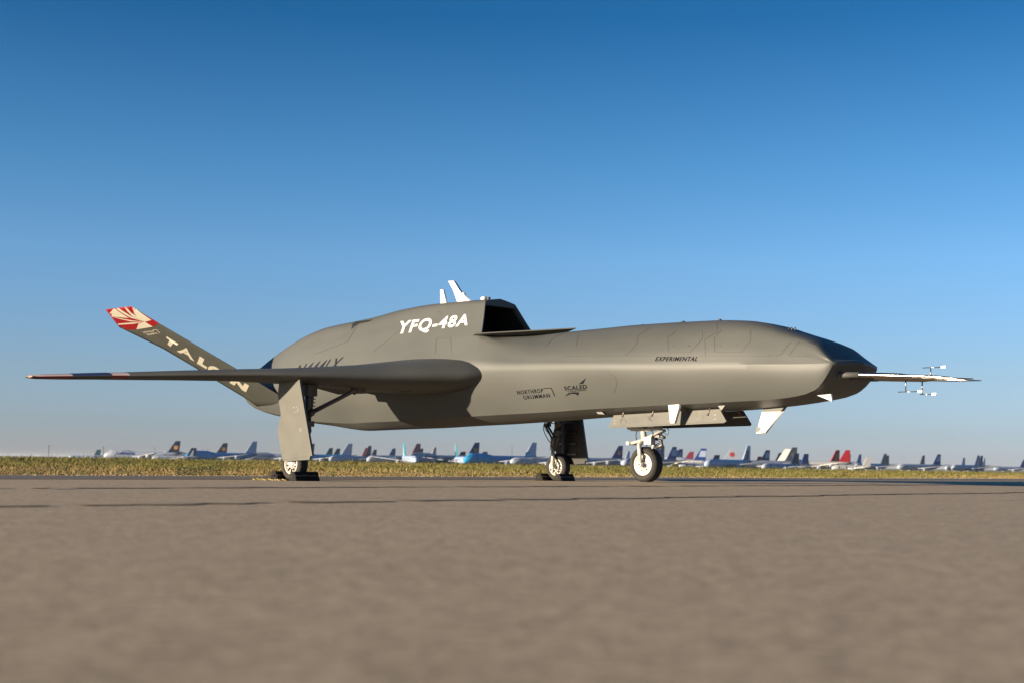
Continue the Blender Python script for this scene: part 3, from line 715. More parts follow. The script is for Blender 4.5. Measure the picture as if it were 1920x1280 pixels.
def main_gear(sgn):
    R = .232; c = A3(0, sgn*2.80, R)
    wh = wheel(c, R, .17, sgn, 10)
    vi = sgn*2.66
    bm = bmesh.new()
    tube(bm, [A3(.10, vi, 1.40), A3(.10, vi, 1.12), A3(.09, vi, .78)], [.07, .055, .045], 16)
    tube(bm, [A3(.16, vi-sgn*.03, 1.40), A3(.13, vi-sgn*.02, .95)], .025, 10)
    tube(bm, [A3(.09, vi, .86), A3(.0, vi, .60), A3(.0, vi+sgn*.02, .50)], [.052, .05, .04], 14)
    tube(bm, [A3(.09, vi, .84), A3(.13, vi, .70), A3(.04, vi, .52)], [.04, .035, .03], 10)
    tube(bm, [A3(.08, vi, 1.12), A3(-.15, vi, .93)], [.035, .03], 10); tube(bm, [A3(-.15, vi-sgn*.03, .93), A3(.0, vi, .68)], .018, 8); tube(bm, [A3(-.15, vi+sgn*.03, .93), A3(.03, vi, .74)], .018, 8)
    box(bm, A3(.08, vi, 1.27), (.22, .16, .16)); box(bm, A3(.13, vi, .80), (.1, .1, .08)); box(bm, A3(-.13, vi, .94), (.06, .12, .05))
    for k in range(9):
        z = .95+.05*k; tube(bm, [A3(.17, vi-sgn*.06, z), A3(.03, vi-sgn*.08, z+.02)], .008, 6)
    leg = fin_bm(bm, 'main_gear_leg', DSTEEL, AC)
    bm = bmesh.new(); tube(bm, [A3(.0, vi, .56), A3(.0, vi, .40), A3(.0, vi, R)], [.032, .032, .036], 14); tube(bm, [A3(0, vi-sgn*.035, R), A3(0, sgn*2.86, R)], .03, 14)
    for a in (.4, 1.7, 2.9, 4.1, 5.3): tube(bm, [A3(.085*cos(a), sgn*2.715, R+.085*sin(a)), A3(.085*cos(a), sgn*2.69, R+.085*sin(a))], .018, 10)
    tube(bm, [A3(.09, sgn*2.70, R-.07), A3(.10, sgn*2.70, R+.02), A3(.07, sgn*2.70, R+.08)], .016, 8)
    tube(bm, [A3(-.09, sgn*2.70, R-.07), A3(-.10, sgn*2.70, R+.02), A3(-.07, sgn*2.70, R+.08)], .016, 8)
    fin_bm(bm, 'axle_fork', GWHITE, leg)
    bm = bmesh.new()
    def hose(P, r=.007):
        tube(bm, [catmull(P, i*(len(P)-1)/14) for i in range(15)], r, 6)
    hose([A3(.0, vi, 1.08), A3(-.16, vi-sgn*.02, 1.0), A3(-.20, vi-sgn*.02, .86), A3(-.10, vi, .68), A3(-.02, vi, .63)])
    hose([A3(.0, vi, 1.04), A3(-.13, vi-sgn*.04, .98), A3(-.16, vi-sgn*.03, .88), A3(-.06, vi, .75), A3(-.05, vi, .62), A3(-.06, vi, .52)], .006)
    fin_bm(bm, 'brake_hose', BLACK, leg)
    # drag brace
    bm = bmesh.new(); a, b = A3(.14, sgn*2.68, .93), A3(.40, sgn*2.0, 1.32)
    tube(bm, [a, a.lerp(b, .08), a.lerp(b, .09), a.lerp(b, .86), a.lerp(b, .88), b], [.045, .045, .024, .024, .05, .055], 12)
    tube(bm, [a + Vector((0, 0, .035)), b + Vector((0, 0, .02))], .012, 8); tube(bm, [b + Vector((-.08, 0, 0)), b + Vector((.1, 0, 0))], .05, 12); tube(bm, [b, A3(.55, sgn*1.85, 1.35)], [.035, .03], 10)
    fin_bm(bm, 'drag_brace', BRACE, AC)
    # outboard door
    bm = bmesh.new(); dv = 3.0
    P = [(-.14, 1.42), (-.187, 1.205), (-.123, .93), (-.206, .70), (-.128, .365), (-.098, .28), (-.05, .268), (.50, .296), (.515, .345), (.563, .35), (.335, 1.30), (.31, 1.42)]
    prism(bm, [A3(a, sgn*(dv - (1.4-b)*.06), b) for a, b in P], A3(0, -sgn*.035, 0))
    bmesh.ops.recalc_face_normals(bm, faces=bm.faces); bv = BVHTree.FromBMesh(bm)
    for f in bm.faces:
        if f.normal.y*sgn > .7: f.material_index = 1       # inner skin, its shade darkened into the colour
    d = fin_bm(bm, 'gear_door', [DOORP, mat('door_inner_shade', (.022, .021, .019), .7)], AC)
    bm = bmesh.new()
    for k in range(5): box(bm, A3(.12, sgn*(2.895+.011*k), .45+.18*k), (.42-.03*k, .03, .025))
    box(bm, A3(.08, sgn*2.86, .62), (.05, .08, .7)); fin_bm(bm, 'door_bracket', DSTEEL, d)
    if sgn == 1:
        dots('fastener', [(490+x/6.095, 700+y/6.095) for x, y in ((372, 385), (402, 378), (420, 405), (385, 440), (412, 432), (440, 625), (445, 650), (455, 640))], .55, bv, WHITE, d, .003)
        lines('panel_seam', [[(525, 861.5), (577, 855)]], bv, SEAM, d, wd=.5, lift=.002)
    return leg
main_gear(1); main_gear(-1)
# nose gear
NU = 4.07; R = .24; g0 = gh(NU); cN = A3(NU, 0, g0 + R)
wheel(cN, R, .19, 1, 6, white=True)
bm = bmesh.new(); vf = .125
tube(bm, [A3(NU, vf, g0+R), A3(NU-.02, vf, g0+.42), A3(NU-.03, vf-.01, g0+.50), A3(NU-.03, .04, g0+.56), A3(NU-.03, .0, g0+.58)], [.026, .028, .032, .036, .036], 14)
tube(bm, [A3(NU, .16, g0+R), A3(NU, -.05, g0+R)], [.032, .032], 14)
tube(bm, [A3(NU-.03, 0, g0+.53), A3(NU-.05, 0, g0+.68), A3(NU-.05, 0, g0+.95)], [.042, .04, .045], 16)
tube(bm, [A3(NU-.22, .05, g0+.525), A3(NU-.03, .06, g0+.56), A3(NU+.30, .02, g0+.70)], [.022, .024, .02], 10)
tube(bm, [A3(NU-.22, -.05, g0+.525), A3(NU-.03, -.06, g0+.56), A3(NU+.30, -.02, g0+.70)], [.022, .024, .02], 10)
tube(bm, [A3(NU-.25, .1, g0+.525), A3(NU-.25, -.1, g0+.525)], .026, 10)
tube(bm, [A3(NU-.28, .04, g0+.735), A3(NU+.05, .05, g0+.71), A3(NU+.28, .03, g0+.73)], [.026, .03, .022], 10)
tube(bm, [A3(NU+.05, 0, g0+.56), A3(NU+.13, 0, g0+.50), A3(NU+.10, 0, g0+.44)], [.03, .025, .02], 8)
box(bm, A3(NU+.08, .03, g0+.56), (.12, .1, .1)); box(bm, A3(NU-.12, .0, g0+.72), (.2, .14, .06))
NG = fin_bm(bm, 'nose_gear_leg', GWHITE, AC)
bm = bmesh.new(); tube(bm, [A3(NU+.08, -.03, g0+.60), A3(NU+.22, -.05, g0+.56), A3(NU+.24, -.04, g0+.50), A3(NU+.14, -.03, g0+.47)], [.018, .02, .03, .03], 8)
tube(bm, [A3(NU+.24, 0, g0+.62), A3(NU+.30, -.03, g0+.60)], .02, 8)
box(bm, A3(NU+.16, -.02, g0+.62), (.16, .1, .03)); box(bm, A3(NU-.26, 0, g0+.76), (.14, .16, .05)); tube(bm, [A3(NU, .155, g0+R), A3(NU, .172, g0+R)], .014, 10)
tube(bm, [A3(NU+.33, 0, g0+.75), A3(NU+.38, 0, g0+.70), A3(NU+.36, 0, g0+.63), A3(NU+.31, 0, g0+.66)], .006, 6)
fin_bm(bm, 'steering_link', DSTEEL, NG)
bm = bmesh.new()
for P in ([A3(NU-.05, .05, g0+.76), A3(NU-.12, .07, g0+.66), A3(NU-.10, .07, g0+.55), A3(NU-.04, .08, g0+.48)], [A3(NU+.05, .04, g0+.74), A3(NU+.16, .06, g0+.66), A3(NU+.10, .06, g0+.55), A3(NU+.02, .10, g0+.42)], [A3(NU+.2, -.02, g0+.72), A3(NU+.26, -.03, g0+.58), A3(NU+.12, -.04, g0+.50)]):
    tube(bm, [catmull(P, i*(len(P)-1)/14) for i in range(15)], .006, 6)
fin_bm(bm, 'hydraulic_line', BLACK, NG)
# nose gear doors
def ndoor(v, P, m, star):
    bm = bmesh.new(); prism(bm, [A3(a, v + (b-.8)*(-.25 if star else .25), b) for a, b in P], A3(0, -.028 if star else .028, 0))
    bmesh.ops.recalc_face_normals(bm, faces=bm.faces); bv = BVHTree.FromBMesh(bm); return fin_bm(bm, 'nose_gear_door', m, AC), bv
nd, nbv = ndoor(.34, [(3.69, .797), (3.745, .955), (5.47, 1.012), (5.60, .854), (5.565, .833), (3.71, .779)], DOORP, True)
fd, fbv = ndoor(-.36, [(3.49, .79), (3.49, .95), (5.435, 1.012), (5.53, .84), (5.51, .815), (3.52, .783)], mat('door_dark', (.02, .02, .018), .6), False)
bm = bmesh.new()
for u in (3.9, 4.4, 4.95, 5.3): tube(bm, [A3(u, .31, .93), A3(u+.02, .26, 1.06)], .015, 8)
for u in (4.9, 5.15, 5.4): tube(bm, [A3(u, -.32, .95), A3(u-.04, -.24, 1.06)], .025, 8)
box(bm, A3(5.12, -.33, .93), (.12, .02, .07)); fin_bm(bm, 'door_hinge', BRACE, nd)
def z6(*p): return [(1140 + x/6.857, 750 + y/6.857) for x, y in p]
def ringpx(cx, cy, rx, ry, n=16): return [(cx + rx*cos(2*pi*k/n), cy + ry*sin(2*pi*k/n)) for k in range(n+1)]
cx, cy = z6((200, 268))[0]; lines('emblem', [ringpx(cx, cy, 6, 6.6)[3:14], z6((150, 262), (200, 250), (240, 262)), z6((215, 245), (240, 275), (225, 290))], nbv, FAINT, nd, wd=1.1, lift=.004)
for k, (y0, s) in enumerate(((232, 'EXPERIMENTAL'), (262, 'AIRCRAFT'), (292, 'PROGRAM'))):
    q = z6((262, y0-7), (400, y0-12), (400, y0), (262, y0+5))
    lines('small_print', [[q[0], q[1]]], nbv, FAINT, nd, wd=.7, lift=.004)
lines('small_print', [z6((575, 222), (650, 219))], nbv, FAINT, nd, wd=.6, lift=.004)
polys('emblem', [z6((505, 205), (528, 203), (533, 262), (512, 240)), z6((535, 205), (556, 200), (545, 245), (566, 242), (565, 268), (536, 262))], nbv, FAINT, nd, lift=.004)
cx, cy = z6((1175, 195))[0]; lines('emblem', [ringpx(cx, cy, 8, 8), ringpx(cx, cy, 4.5, 4.5), z6((1150, 170), (1200, 225))], nbv, mat('pale_marking_grey', (.15, .145, .125), .5), nd, wd=.7, lift=.004)
dots('fastener', z6((90, 258), (90, 300), (780, 270), (1365, 185), (1385, 185), (1372, 240), (1390, 235), (860, 200)), .55, nbv, WHITE, nd, .004)
lines('panel_seam', [z6((12, 338), (900, 300), (1500, 272))], nbv, SEAM, nd, wd=.5, lift=.002)

# ---- chocks, rope
def chock(u, v, ln, h, label, hd=0, group='wheel chocks'):
    bm = bmesh.new(); P = [(-.10, 0), (.10, 0), (.045, h), (-.035, h)] if not hd else [(-.10, 0), (.10, 0), (.035, h), (-.045, h)]
    z = gh(u); prism(bm, [A3(u+a, v+ln/2, z+b) for a, b in P], A3(0, -ln, 0))
    bmesh.ops.bevel(bm, geom=bm.edges[:], offset=.006, segments=1, affect='EDGES')
    for v_ in bm.verts: v_.co = ACM @ v_.co
    o = fin_bm(bm, 'wheel_chock', CHOCK); 
    b = bmesh.new()
    p = ACM @ A3(u, v+ln/2+.004, z+h*.45); ax = (ACM.to_3x3() @ Vector((0, -1, 0)))
    tube(b, [p - ax*.002, p + ax*.002], .022, 14); fin_bm(b, 'rope_hole', BLACK, o)
    bb = bmesh.new(); prism(bb, [ACM @ A3(u+.074, v+ln/2-.01, z+h*.50), ACM @ A3(u+.069, v+ln/2-.01, z+h*.60), ACM @ A3(u+.069, v-ln/2+.01, z+h*.60), ACM @ A3(u+.074, v-ln/2+.01, z+h*.50)], (ACM.to_3x3() @ Vector((.004, 0, .002)))); fin_bm(bb, 'stripe', mat('worn_orange_stripe', (.10, .05, .025), .6), o)
    return tag(o, label, 'wheel chock', group)
chock(.22, 2.80, .42, .13, 'black wheel chock ahead of the near main wheel, right of the yellow rope')
chock(-.24, 2.78, .40, .13, 'black wheel chock behind the near main wheel with the yellow rope', 1)
chock(.21, -2.72, .36, .12, 'black wheel chock ahead of the far main wheel, nearer the nose wheel')
chock(-.22, -2.74, .36, .12, 'black wheel chock behind the far main wheel', 1)
bm = bmesh.new(); P = [(-.62, 3.05, .012), (-.5, 3.13, .012), (-.40, 3.08, .014), (-.28, 3.12, .012), (-.12, 3.06, .012), (.02, 3.10, .012), (.14, 3.03, .012)]
pp = [Vector(catmull([list(A3(*q)) for q in P], i*(len(P)-1)/40)) for i in range(41)]
for k in range(2):
    q = [ACM @ (p + Vector((0, .008*cos(i*1.4+pi*k), .008*sin(i*1.4+pi*k)))) for i, p in enumerate(pp)]; tube(bm, q, .008, 6, mi=k)
for off, h in ((-.42, .05), (-.3, .06)):
    tube(bm, [ACM @ A3(off, 3.06, .01), ACM @ A3(off+.03, 3.02, h), ACM @ A3(off+.1, 2.99, .07)], .006, 6, mi=1)
tag(fin_bm(bm, 'chock_rope', [YEL, mat('black_rope', (.03, .03, .03), .8)]), 'yellow and black rope lying beside the near main wheel', 'rope')

# ------------------------------------------------------------------ stored airliners far behind
AW = mat('airliner_shaded_white', (.34, .375, .44), .35); AL_ = mat('airliner_wing_grey', (.20, .215, .25), .4); AS = mat('airliner_sunlit_white', (.50, .49, .46), .35); AP = mat('airliner_pale_blue', (.30, .37, .50), .35)  # airliner white in two tones: shade coloured into one, sunlight into the other
AB = mat('airliner_sky_blue', (.02, .26, .50), .35); AN = mat('airliner_navy', (.008, .016, .05), .4); AT = mat('airliner_dark_teal', (.01, .055, .075), .4)
AQ = mat('airliner_turquoise', (.02, .25, .34), .4); AM = mat('airliner_maroon', (.12, .008, .025), .4); AR = mat('airliner_red', (.38, .012, .018), .4)
AG = mat('airliner_grey', (.16, .16, .18), .4); AU = mat('airliner_royal_blue', (.012, .035, .16), .4); AE = mat('airliner_beige', (.36, .30, .26), .4)
AY = mat('airliner_gold', (.45, .22, .05), .5); AK = mat('airliner_window_dark', (.02, .02, .025), .3); AO = mat('airliner_scarlet', (.42, .03, .03), .4)
TYPES = dict(jumbo=dict(L=70, r=3.25, zc=5.7, fin=19.4, span=62, eng=((11, 2.2), (20, -5)), er=1.35, hump=1),
             twin=dict(L=60, r=2.85, zc=5.1, fin=17.6, span=56, eng=((9, 3.5),), er=1.6, hump=0),
             narrow=dict(L=38, r=1.95, zc=3.7, fin=12.2, span=34, eng=((5.8, 2.5),), er=1.05, hump=0))
MC = {}
def amesh(key, fn):
    if key not in MC:
        bm = bmesh.new(); fn(bm); bmesh.ops.recalc_face_normals(bm, faces=bm.faces); me = bpy.data.meshes.new(key[0]); bm.to_mesh(me); bm.free(); MC[key] = me
    return MC[key]
def prof(T, x):      # (radius, centre z, top bulge) along the body, x forward
    L, r = T['L'], T['r']; q = (L/2 - x); k = min(1, max(.02, q/(r*2.6)))**.5; k = min(1, k*(1.0 + .0*x))
    t = (x + L/2)/(L*.34); zc = T['zc']; rr = r*min(1, sqrt(max(.0, 1-(1-min(1, q/(r*2.7)))**2.3)))
    if t < 1: rr = min(rr, r*(.12 + .88*(1-(1-t)**1.9))); zc += r*.72*(1-t)**1.7
    zc -= r*.28*(1-min(1, q/(r*2.4)))**2
    hb = 0
    if T['hump']:
        a = min(1, max(0, (q-1.5)/5)); b = min(1, max(0, 1-(q-19)/9)); hb = 1.55*(a*a*(3-2*a))*(b*b*(3-2*b))
    return rr, zc, hb
def airliner(fx, fy, kind, face, beta, up, low, fin, emb, label, text_=None, split=-.35):
    T = TYPES[kind]; L, r = T['L'], T['r']; hz = horizon(fx); g = -3.41
    Z = (T['fin'] + g - CAMZ)*FPX/(hz - fy)
    d = camray(fx, fy); X = d.x/d.y*Z
    hd = Vector((-cos(radians(beta)), -sin(radians(beta)), 0)) if face < 0 else Vector((cos(radians(beta)), -sin(radians(beta)), 0))
    ftop = Vector((X, Z, 0)); loc = ftop + hd*(L/2 - 4.2)
    root = empty('airliner', (loc.x, loc.y, g), atan2(hd.y, hd.x)); tag(root, label, 'airliner', 'airliners stored beyond the grass')
    def body(bm):
        n = 30; prev = None
        for i in range(n+1):
            s_ = i/n; x = L/2 - L*(s_**1.35 if s_ < .5 else s_**1.35); rr, zc, hb = prof(T, x); rg = []
            for k in range(20):
                a = 2*pi*k/20; z = sin(a)*rr
                if z > 0: z += hb*(z/rr if rr > .01 else 0)**1.2
                rg.append(bm.verts.new((x, cos(a)*rr, zc + z)))
            if prev:
                for k in range(20):
                    f = bm.faces.new((prev[k], prev[(k+1) % 20], rg[(k+1) % 20], rg[k])); f.smooth = True
                    c = f.calc_center_median(); f.material_index = 1 if (c.z - zc) < r*split + (.5*r*max(0, (-x-L*.25)/(L*.25)) if low is not up else 0) else 0
            else: bm.faces.new(rg)
            prev = rg
        bm.faces.new(prev)
    def part(nm, key, fn, m, parent=root):
        me = amesh((nm, kind) + key, fn).copy(); me.materials.clear()
        for q in (m if isinstance(m, (list, tuple)) else [m]): me.materials.append(q)
        o = bpy.data.objects.new(nm, me); COL.objects.link(o); o.parent = parent; return o
    bo = part('fuselage', (split, low is up), body, [up, low])
    def cockpit(bm):
        for i in range(5):
            x = L/2 - r*(.75 + .17*i); rr, zc, hb = prof(T, x); a0 = .52 + (.28 if T['hump'] else 0)
            for sg in (1, -1):
                x2 = x - r*.13; r2, z2, h2 = prof(T, x2)
                q = [(x, sg*(rr+.03)*cos(a0), zc + (rr+hb+.03)*sin(a0)), (x2, sg*(r2+.03)*cos(a0), z2 + (r2+h2+.03)*sin(a0)), (x2, sg*(r2+.03)*cos(a0+.24), z2 + (r2+h2+.03)*sin(a0+.24)), (x, sg*(rr+.03)*cos(a0+.24), zc + (rr+hb+.03)*sin(a0+.24))]
                bm.faces.new([bm.verts.new(p) for p in q])
    part('cockpit_window', (), cockpit, AK, bo)
    def rows(bm):
        x = L/2 - r*3
        while x > -L*.33:
            rr, zc, hb = prof(T, x)
            for sg in (1, -1):
                y = sg*(rr*.985+.02); q = [(x, y, zc+.35), (x-.45, y, zc+.35), (x-.45, y, zc+.75), (x, y, zc+.75)]; bm.faces.new([bm.verts.new(p) for p in q])
            x -= 1.05
    part('window_row', (), rows, AK, bo)
    def doors(bm):
        for fx_ in (.36, .18, -.06, -.27):
            rr, zc, hb = prof(T, L*fx_)
            for sg in (1, -1):
                y = sg*(rr*.97+.07); q = [(L*fx_, y, zc-.75), (L*fx_-1, y, zc-.75), (L*fx_-1, y, zc+1), (L*fx_, y, zc+1)]; bm.faces.new([bm.verts.new(p) for p in q])
    part('cabin_door', (), doors, AK if kind != 'twin' else AG, bo)
    sp, s0 = T['span']/2, T['zc'] - r*.55
    def wg(sg):
        def f(bm):
            S_ = [(r*.5, L*.16, -L*.06, s0, 1.5), (sp*.42, L*.045, -L*.09, s0+sp*.05, .9), (sp, -L*.14, -L*.185, s0+sp*.13, .25)]; R_ = []
            for y, xl, xt, z, t in S_: R_.append([bm.verts.new(p) for p in ((xl, sg*y, z), (xl-(xl-xt)*.3, sg*y, z+t/2), (xt, sg*y, z), (xl-(xl-xt)*.3, sg*y, z-t/2))])
            for a, b in zip(R_[:-1], R_[1:]):
                for k in range(4): bm.faces.new((a[k], a[(k+1) % 4], b[(k+1) % 4], b[k])).smooth = True
            bm.faces.new(R_[-1])
        return f
    def tp(sg):
        def f(bm):
            z = T['zc']+r*.6; y1 = sp*.36
            a = [bm.verts.new(p) for p in ((-L*.37, 0, z), (-L*.41, 0, z+.35), (-L*.47, 0, z), (-L*.41, 0, z-.35))]
            b = [bm.verts.new(p) for p in ((-L*.455, sg*y1, z+y1*.12), (-L*.465, sg*y1, z+y1*.12+.1), (-L*.49, sg*y1, z+y1*.12), (-L*.465, sg*y1, z+y1*.12-.1))]
            for k in range(4): bm.faces.new((a[k], a[(k+1) % 4], b[(k+1) % 4], b[k]))
            bm.faces.new(b)
        return f
    for sg in (1, -1):
        part('wing', (sg,), wg(sg), AS if up is AS else AL_); part('tailplane', (sg,), tp(sg), AL_)
        for ei, (ey, ex) in enumerate(T['eng']):
            def en(bm):
                z = s0 + ey*.13 - T['er']*1.15
                revolve(bm, [(-.0, T['er']*.75), (.1, T['er']), (1.8, T['er']*1.05), (3.6, T['er']*.85), (5.2, T['er']*.5), (5.2, 0)], (ex + 2.5, sg*ey, z), (-1, 0, 0), 16)
                box(bm, (ex-.6, sg*ey, z+T['er']*1.05), (3.6, .3, 1.0))
            part('engine', (sg, ei), en, AW if up is not AB else AP)
    zf, zt, cr = T['zc'] + r*.75, T['fin'], T['fin']-T['zc']-r
    xb = -L/2 + 4.2
    FP = [(xb+cr*1.15, zf), (xb+cr*.85, zf+cr*.12), (xb+2.2, zt), (xb-2.2, zt), (xb-1.3, zf)]
    def ff(bm):
        a = [bm.verts.new((x, .38 if k in (0, 1, 4) else .15, z)) for k, (x, z) in enumerate(FP)]; b = [bm.verts.new((x, -.38 if k in (0, 1, 4) else -.15, z)) for k, (x, z) in enumerate(FP)]
        bm.faces.new(a); bm.faces.new(b[::-1])
        for k in range(5): bm.faces.new((a[k], b[k], b[(k+1) % 5], a[(k+1) % 5]))
    fo = part('tail_fin', (), ff, fin)
    if emb:
        ek, em = emb
        def fe(bm):
            for sg in (1, -1):
                cx, cz, y = xb+cr*.17, zf+cr*.50, sg*.46
                if ek == 'disc': P = [(cx+cr*.19*cos(a*pi/8), cz+cr*.19*sin(a*pi/8)) for a in range(16)]
                elif ek == 'band': P = [(xb+cr*.46, zf+cr*.36), (xb+cr*.2+.9, zt-cr*.2), (xb-1.75, zt-cr*.2), (xb-1.3, zf+cr*.36)]
                elif ek == 'slash': P = [(xb+cr*.55, zf+.4), (xb+cr*.20, zf+cr*.75), (xb+cr*.02, zf+cr*.75), (xb+cr*.12, zf+.4)]
                elif ek == 'edge': P = [(xb+.2, zt-.2), (xb-1.85, zt-.2), (xb-1.1, zf+.3), (xb+.4, zf+.3)]
                bm.faces.new([bm.verts.new((a, y, b)) for a, b in P])
        part('fin_emblem', (ek,), fe, em, fo)
    if text_:
        b = text_bm(text_[0], .02); xs = [v_.co.x for v_ in b.verts]; x0, x1 = min(xs), max(xs); wdt = text_[1]; sc = wdt/(x1-x0)
        xs0 = L/2 - r*text_[3]
        gridcut(b, (x1-x0)/16, .3)
        for v_ in b.verts:
            x = xs0 - (v_.co.x-x0)*sc; rr, zc, hb = prof(T, x); zz = zc + text_[4]*r + v_.co.y*sc; q = max(-.98, min(.98, (zz-zc)/(rr+hb)))
            v_.co = (x, (rr+.1)*sqrt(1-q*q), zz)
            if face > 0: v_.co.y *= -1
        me = bpy.data.meshes.new('lettering'); b.to_mesh(me); b.free(); link('lettering', me, bo, text_[2])
    def gear(bm):
        for x, y in ((L*.38, 0), (-1.5, r*.95), (-1.5, -r*.95)):
            tube(bm, [(x, y, T['zc']-r*.8), (x, y, .7)], .2, 8); revolve(bm, [(-.5, 0), (-.5, .65), (.5, .65), (.5, 0)], (x, y, .66), (0, 1, 0), 16)
    part('landing_gear', (), gear, AG)
    return root
LT = ('Lufthansa', 16, AU, 3.6, .12)
disc = ('disc', AY); anab = ('band', AP); 
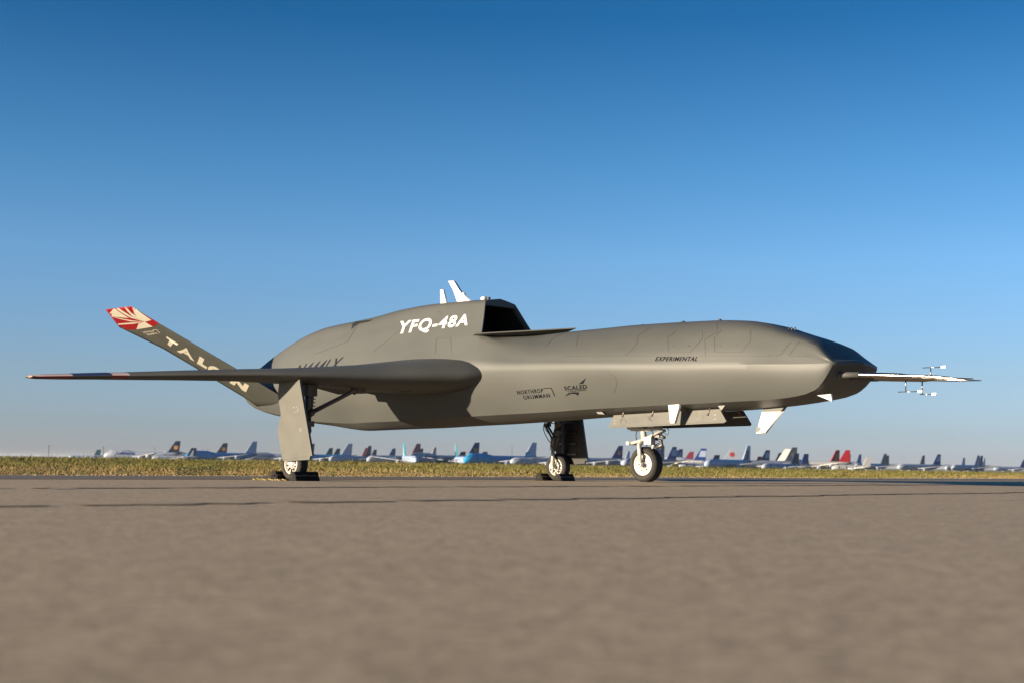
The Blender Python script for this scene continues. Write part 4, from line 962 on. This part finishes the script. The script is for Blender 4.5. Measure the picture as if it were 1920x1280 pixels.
FLEET = [
 (186, 842, 'narrow', -1, 12, AP, AW, AT, None, 'small pale airliner with a dark teal tail, leftmost of the parked airliners', None),
 (334, 826, 'jumbo', -1, 14, AW, AW, AN, disc, 'white four-engined airliner facing left with a navy gold-disc tail, left of the blue airliners', LT),
 (364, 839, 'narrow', -1, 18, AW, AW, AN, ('slash', AW), 'small white airliner with a black tail in front of the leftmost jumbo airliner', None),
 (423, 830, 'jumbo', -1, 22, AW, AW, AN, disc, 'airliner with a navy gold-disc tail rising behind the leftmost blue jumbo airliner', None),
 (478, 827, 'jumbo', -1, 36, AB, AP, AP, None, 'sky blue jumbo airliner with a pale tail, leftmost blue airliner', None, -.55),
 (586, 831, 'jumbo', -1, 24, AW, AW, AN, ('edge', AT), 'white jumbo airliner whose dark tail shows just right of the near gear door', LT),
 (657, 831, 'jumbo', -1, 30, AB, AP, AP, ('band', AW), 'sky blue jumbo airliner with a pale tail, just right of the near gear door', None, -.55),
 (621, 839, 'twin', -1, 40, AB, AB, AT, None, 'airliner with a thin dark teal tail, left of its twin behind the blue fuselage', None),
 (635, 840, 'twin', -1, 40, AB, AB, AT, None, 'airliner with a thin dark teal tail, right of its twin behind the blue fuselage', None),
 (694, 835, 'twin', -1, 55, AW, AW, AM, ('edge', AW), 'airliner with a maroon and white tail, taller of the overlapping pair', None),
 (688, 839, 'twin', -1, 55, AW, AW, AM, None, 'airliner with a maroon tail, lower one of the overlapping maroon pair', None),
 (704, 842, 'twin', -1, 50, AP, AP, AN, None, 'airliner with a small navy tail just right of the maroon pair', None),
 (739, 840, 'twin', -1, 46, AW, AP, AU, None, 'white airliner with a short navy tail, between the maroon tails and the turquoise tail', None),
 (757, 830, 'twin', 1, 76, AP, AP, AQ, ('slash', AW), 'airliner with a bright turquoise tail leaning the other way, facing right', None),
 (785, 831, 'twin', -1, 50, AW, AW, AM, None, 'airliner with a large plain maroon tail beside the turquoise one', None),
 (791, 840, 'twin', -1, 50, AW, AW, AT, None, 'airliner with a dark teal tail half hidden by the large maroon tail', None),
 (816, 838, 'twin', -1, 62, AW, AW, AE, None, 'distant airliner with a narrow beige tail above a white jumbo', None),
 (855, 832, 'twin', 1, 80, AP, AP, AQ, ('edge', AW), 'distant airliner with a thin turquoise and white tail', None),
 (869, 846, 'narrow', -1, 30, AW, AW, AN, None, 'small airliner whose navy tail shows left of the second disc tail', None),
 (895, 829, 'jumbo', -1, 36, AW, AW, AU, disc, 'white jumbo airliner with a navy gold-disc tail, near the middle between the main wheels', LT),
 (1002, 829, 'jumbo', -1, 36, AB, AP, AP, None, 'sky blue jumbo airliner with a pale tail, left of the far main wheel', None, -.55),
 (910, 846, 'narrow', -1, 35, AW, AW, AN, None, 'small airliner whose navy tail pokes above the blue fuselage left of the far wheel', None),
 (1076, 834, 'twin', -1, 30, AW, AP, AP, None, 'white airliner lettered fly, its nose left of the far main wheel', ('fly', 11, AB, 4.2, -.45)),
 (1164, 835, 'jumbo', -1, 30, AW, AP, AU, disc, 'white jumbo airliner with a navy gold-disc tail, right of the far gear door', None),
 (1179, 845, 'twin', -1, 55, AP, AP, AP, None, 'airliner with a pale blue tail just left of the nose wheel', None),
 (1243, 835, 'twin', -1, 54, AW, AP, AN, None, 'airliner with a dark navy tail half hidden by the nose wheel', None),
 (1234, 838, 'twin', -1, 54, AP, AP, AU, None, 'airliner with a broad navy tail directly behind the nose wheel', None),
 (1265, 837, 'twin', -1, 40, AW, AU, AU, anab, 'airliner with a tall blue and pale blue tail right of the nose wheel', None),
 (1270, 843, 'twin', -1, 40, AW, AU, AN, None, 'airliner with a short navy tail between two blue tails right of the nose wheel', None),
 (1277, 841, 'twin', -1, 40, AW, AU, AU, ('slash', AP), 'airliner with a blue slashed tail left of the small maroon tail', None),
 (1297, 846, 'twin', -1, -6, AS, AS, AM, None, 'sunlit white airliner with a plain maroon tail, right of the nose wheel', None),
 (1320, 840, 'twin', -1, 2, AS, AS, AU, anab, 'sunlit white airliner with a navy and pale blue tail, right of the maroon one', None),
 (1345, 852, 'narrow', -1, 20, AW, AW, AN, None, 'small airliner with a navy tail just left of the white tail with a red mark', None),
 (1376, 838, 'jumbo', -1, 10, AW, AW, AW, ('disc', AO), 'airliner with a white tail bearing a red emblem', None),
 (1404, 835, 'twin', -1, 50, AP, AP, AP, ('slash', AM), 'pale blue airliner with a tall tail crossed by a dark red mark', None),
 (1425, 855, 'narrow', -1, 30, AW, AW, AM, None, 'small distant airliner with a tiny maroon tail', None),
 (1440, 843, 'twin', -1, 30, AW, AU, AN, anab, 'airliner with a navy and blue tail between the pale blue and the white tails', None),
 (1464, 848, 'twin', -1, 30, AW, AW, AT, None, 'airliner with a dark teal tail half behind the plain white tail', None),
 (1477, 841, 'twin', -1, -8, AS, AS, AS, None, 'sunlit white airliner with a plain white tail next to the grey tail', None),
 (1490, 838, 'twin', -1, 24, AW, AE, AG, ('disc', AE), 'white airliner with a dark grey tail carrying a pale emblem', None),
 (1494, 849, 'narrow', -1, 40, AW, AW, AN, None, 'small airliner with a black tail tucked behind the grey tail', None),
 (1512, 850, 'narrow', -1, 40, AW, AW, AU, None, 'small airliner with a thin blue tail standing apart, left of the red tails', None),
 (1571, 843, 'jumbo', -1, 30, AW, AW, AR, ('slash', AY), 'airliner with a red tail marked in gold, behind the all-red tail', None),
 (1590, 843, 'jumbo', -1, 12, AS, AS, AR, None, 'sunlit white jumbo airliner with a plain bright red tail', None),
 (1592, 850, 'twin', -1, 30, AW, AW, AN, None, 'airliner with a navy tail just behind the bright red tail', None),
 (1613, 851, 'twin', -1, 48, AP, AP, AU, None, 'airliner with a royal blue tail between the red tail and the short white tail', None),
 (1629, 857, 'narrow', -1, 14, AS, AS, AS, None, 'small white airliner with a short white tail, right of the red tails', None),
 (1660, 850, 'twin', -1, 44, AW, AP, AT, None, 'airliner with a broad dark teal tail, left of the long blue-bellied airliner', None),
 (1665, 853, 'twin', -1, 44, AW, AP, AN, None, 'airliner with a navy tail overlapping the broad dark teal tail', None),
 (1761, 851, 'twin', -1, 30, AW, AU, AU, anab, 'white airliner with blue belly and banded tail, leftmost of the three blue-bellied ones', None, -.15),
 (1732, 853, 'twin', -1, 46, AW, AW, AN, ('edge', AW), 'airliner with a black and white tail behind the leftmost blue-bellied airliner', None),
 (1835, 853, 'twin', -1, 45, AW, AU, AU, ('slash', AP), 'white airliner with a blue belly, middle of the three long blue-bellied ones', None, -.15),
 (1841, 853.5, 'twin', -1, 45, AW, AU, AN, None, 'airliner with a plain navy tail right behind the middle blue-bellied airliner', None, -.15),
 (1808, 857, 'twin', -1, 50, AW, AU, AU, anab, 'distant airliner with a small banded blue tail near the right edge', None),
 (1846, 858, 'twin', -1, 50, AW, AP, AP, None, 'distant airliner with a faint grey-blue tail near the right edge', None),
 (1921, 861, 'twin', -1, 26, AP, AU, AU, None, 'airliner with a blue belly cut off by the right edge of the picture', None, -.15),
]
for f in FLEET: airliner(*f)
# ---- poles on the horizon
def pole(x, ytop, Z, label, arm=True, boxy=False):
    d = camray(x, ytop); X = d.x/d.y*Z; g = -3.41; top = (horizon(x)-ytop)/FPX*Z + CAMZ
    root = empty('utility_pole', (X, Z, g)); tag(root, label, 'utility pole', 'utility poles on the horizon')
    bm = bmesh.new(); tube(bm, [(0, 0, 0), (0, 0, top-g)], [.28, .2], 8); fin_bm(bm, 'shaft', mat('pole_timber', (.07, .06, .06), .8), root)
    if arm: bm = bmesh.new(); box(bm, (0, 0, top-g-1), (2.2, .2, .2)); fin_bm(bm, 'crossarm', mat('pole_timber', (.07, .06, .06), .8), root)
    if boxy: bm = bmesh.new(); box(bm, (3, 0, top-g-6.2), (5, 1.4, 1.8)); fin_bm(bm, 'signal_box', AG, root)
pole(92, 833, 1000, 'tall thin pole on the horizon, leftmost of all')
pole(194, 836, 1000, 'thin pole on the horizon just right of the small teal-tailed airliner')
pole(290, 838, 1600, 'short pole with a dark box behind the leftmost jumbo airliner', False, True)
pole(380, 841, 1600, 'left one of the two short poles above the leftmost blue airliner', False)
pole(390, 839, 1600, 'right one of the two short poles above the leftmost blue airliner', False)
pole(960, 834, 1500, 'thin pole above the blue airliner left of the far main wheel', False)

# ------------------------------------------------------------------ desert haze
def haze():
    bm = bmesh.new(); box(bm, (0, 6000, 6.3), (26000, 26000, 22.5))
    m = bpy.data.materials.new('haze_air'); m.use_nodes = True; n = m.node_tree; n.nodes.clear()
    o_ = n.nodes.new('ShaderNodeOutputMaterial'); v = n.nodes.new('ShaderNodeVolumePrincipled')
    v.inputs['Color'].default_value = (.88, .92, 1, 1); v.inputs['Density'].default_value = .00003; v.inputs['Anisotropy'].default_value = .2
    n.links.new(v.outputs[0], o_.inputs['Volume'])
    tag(fin_bm(bm, 'haze', m), 'thin pale haze over the desert ground', 'haze', kind='stuff')
haze()
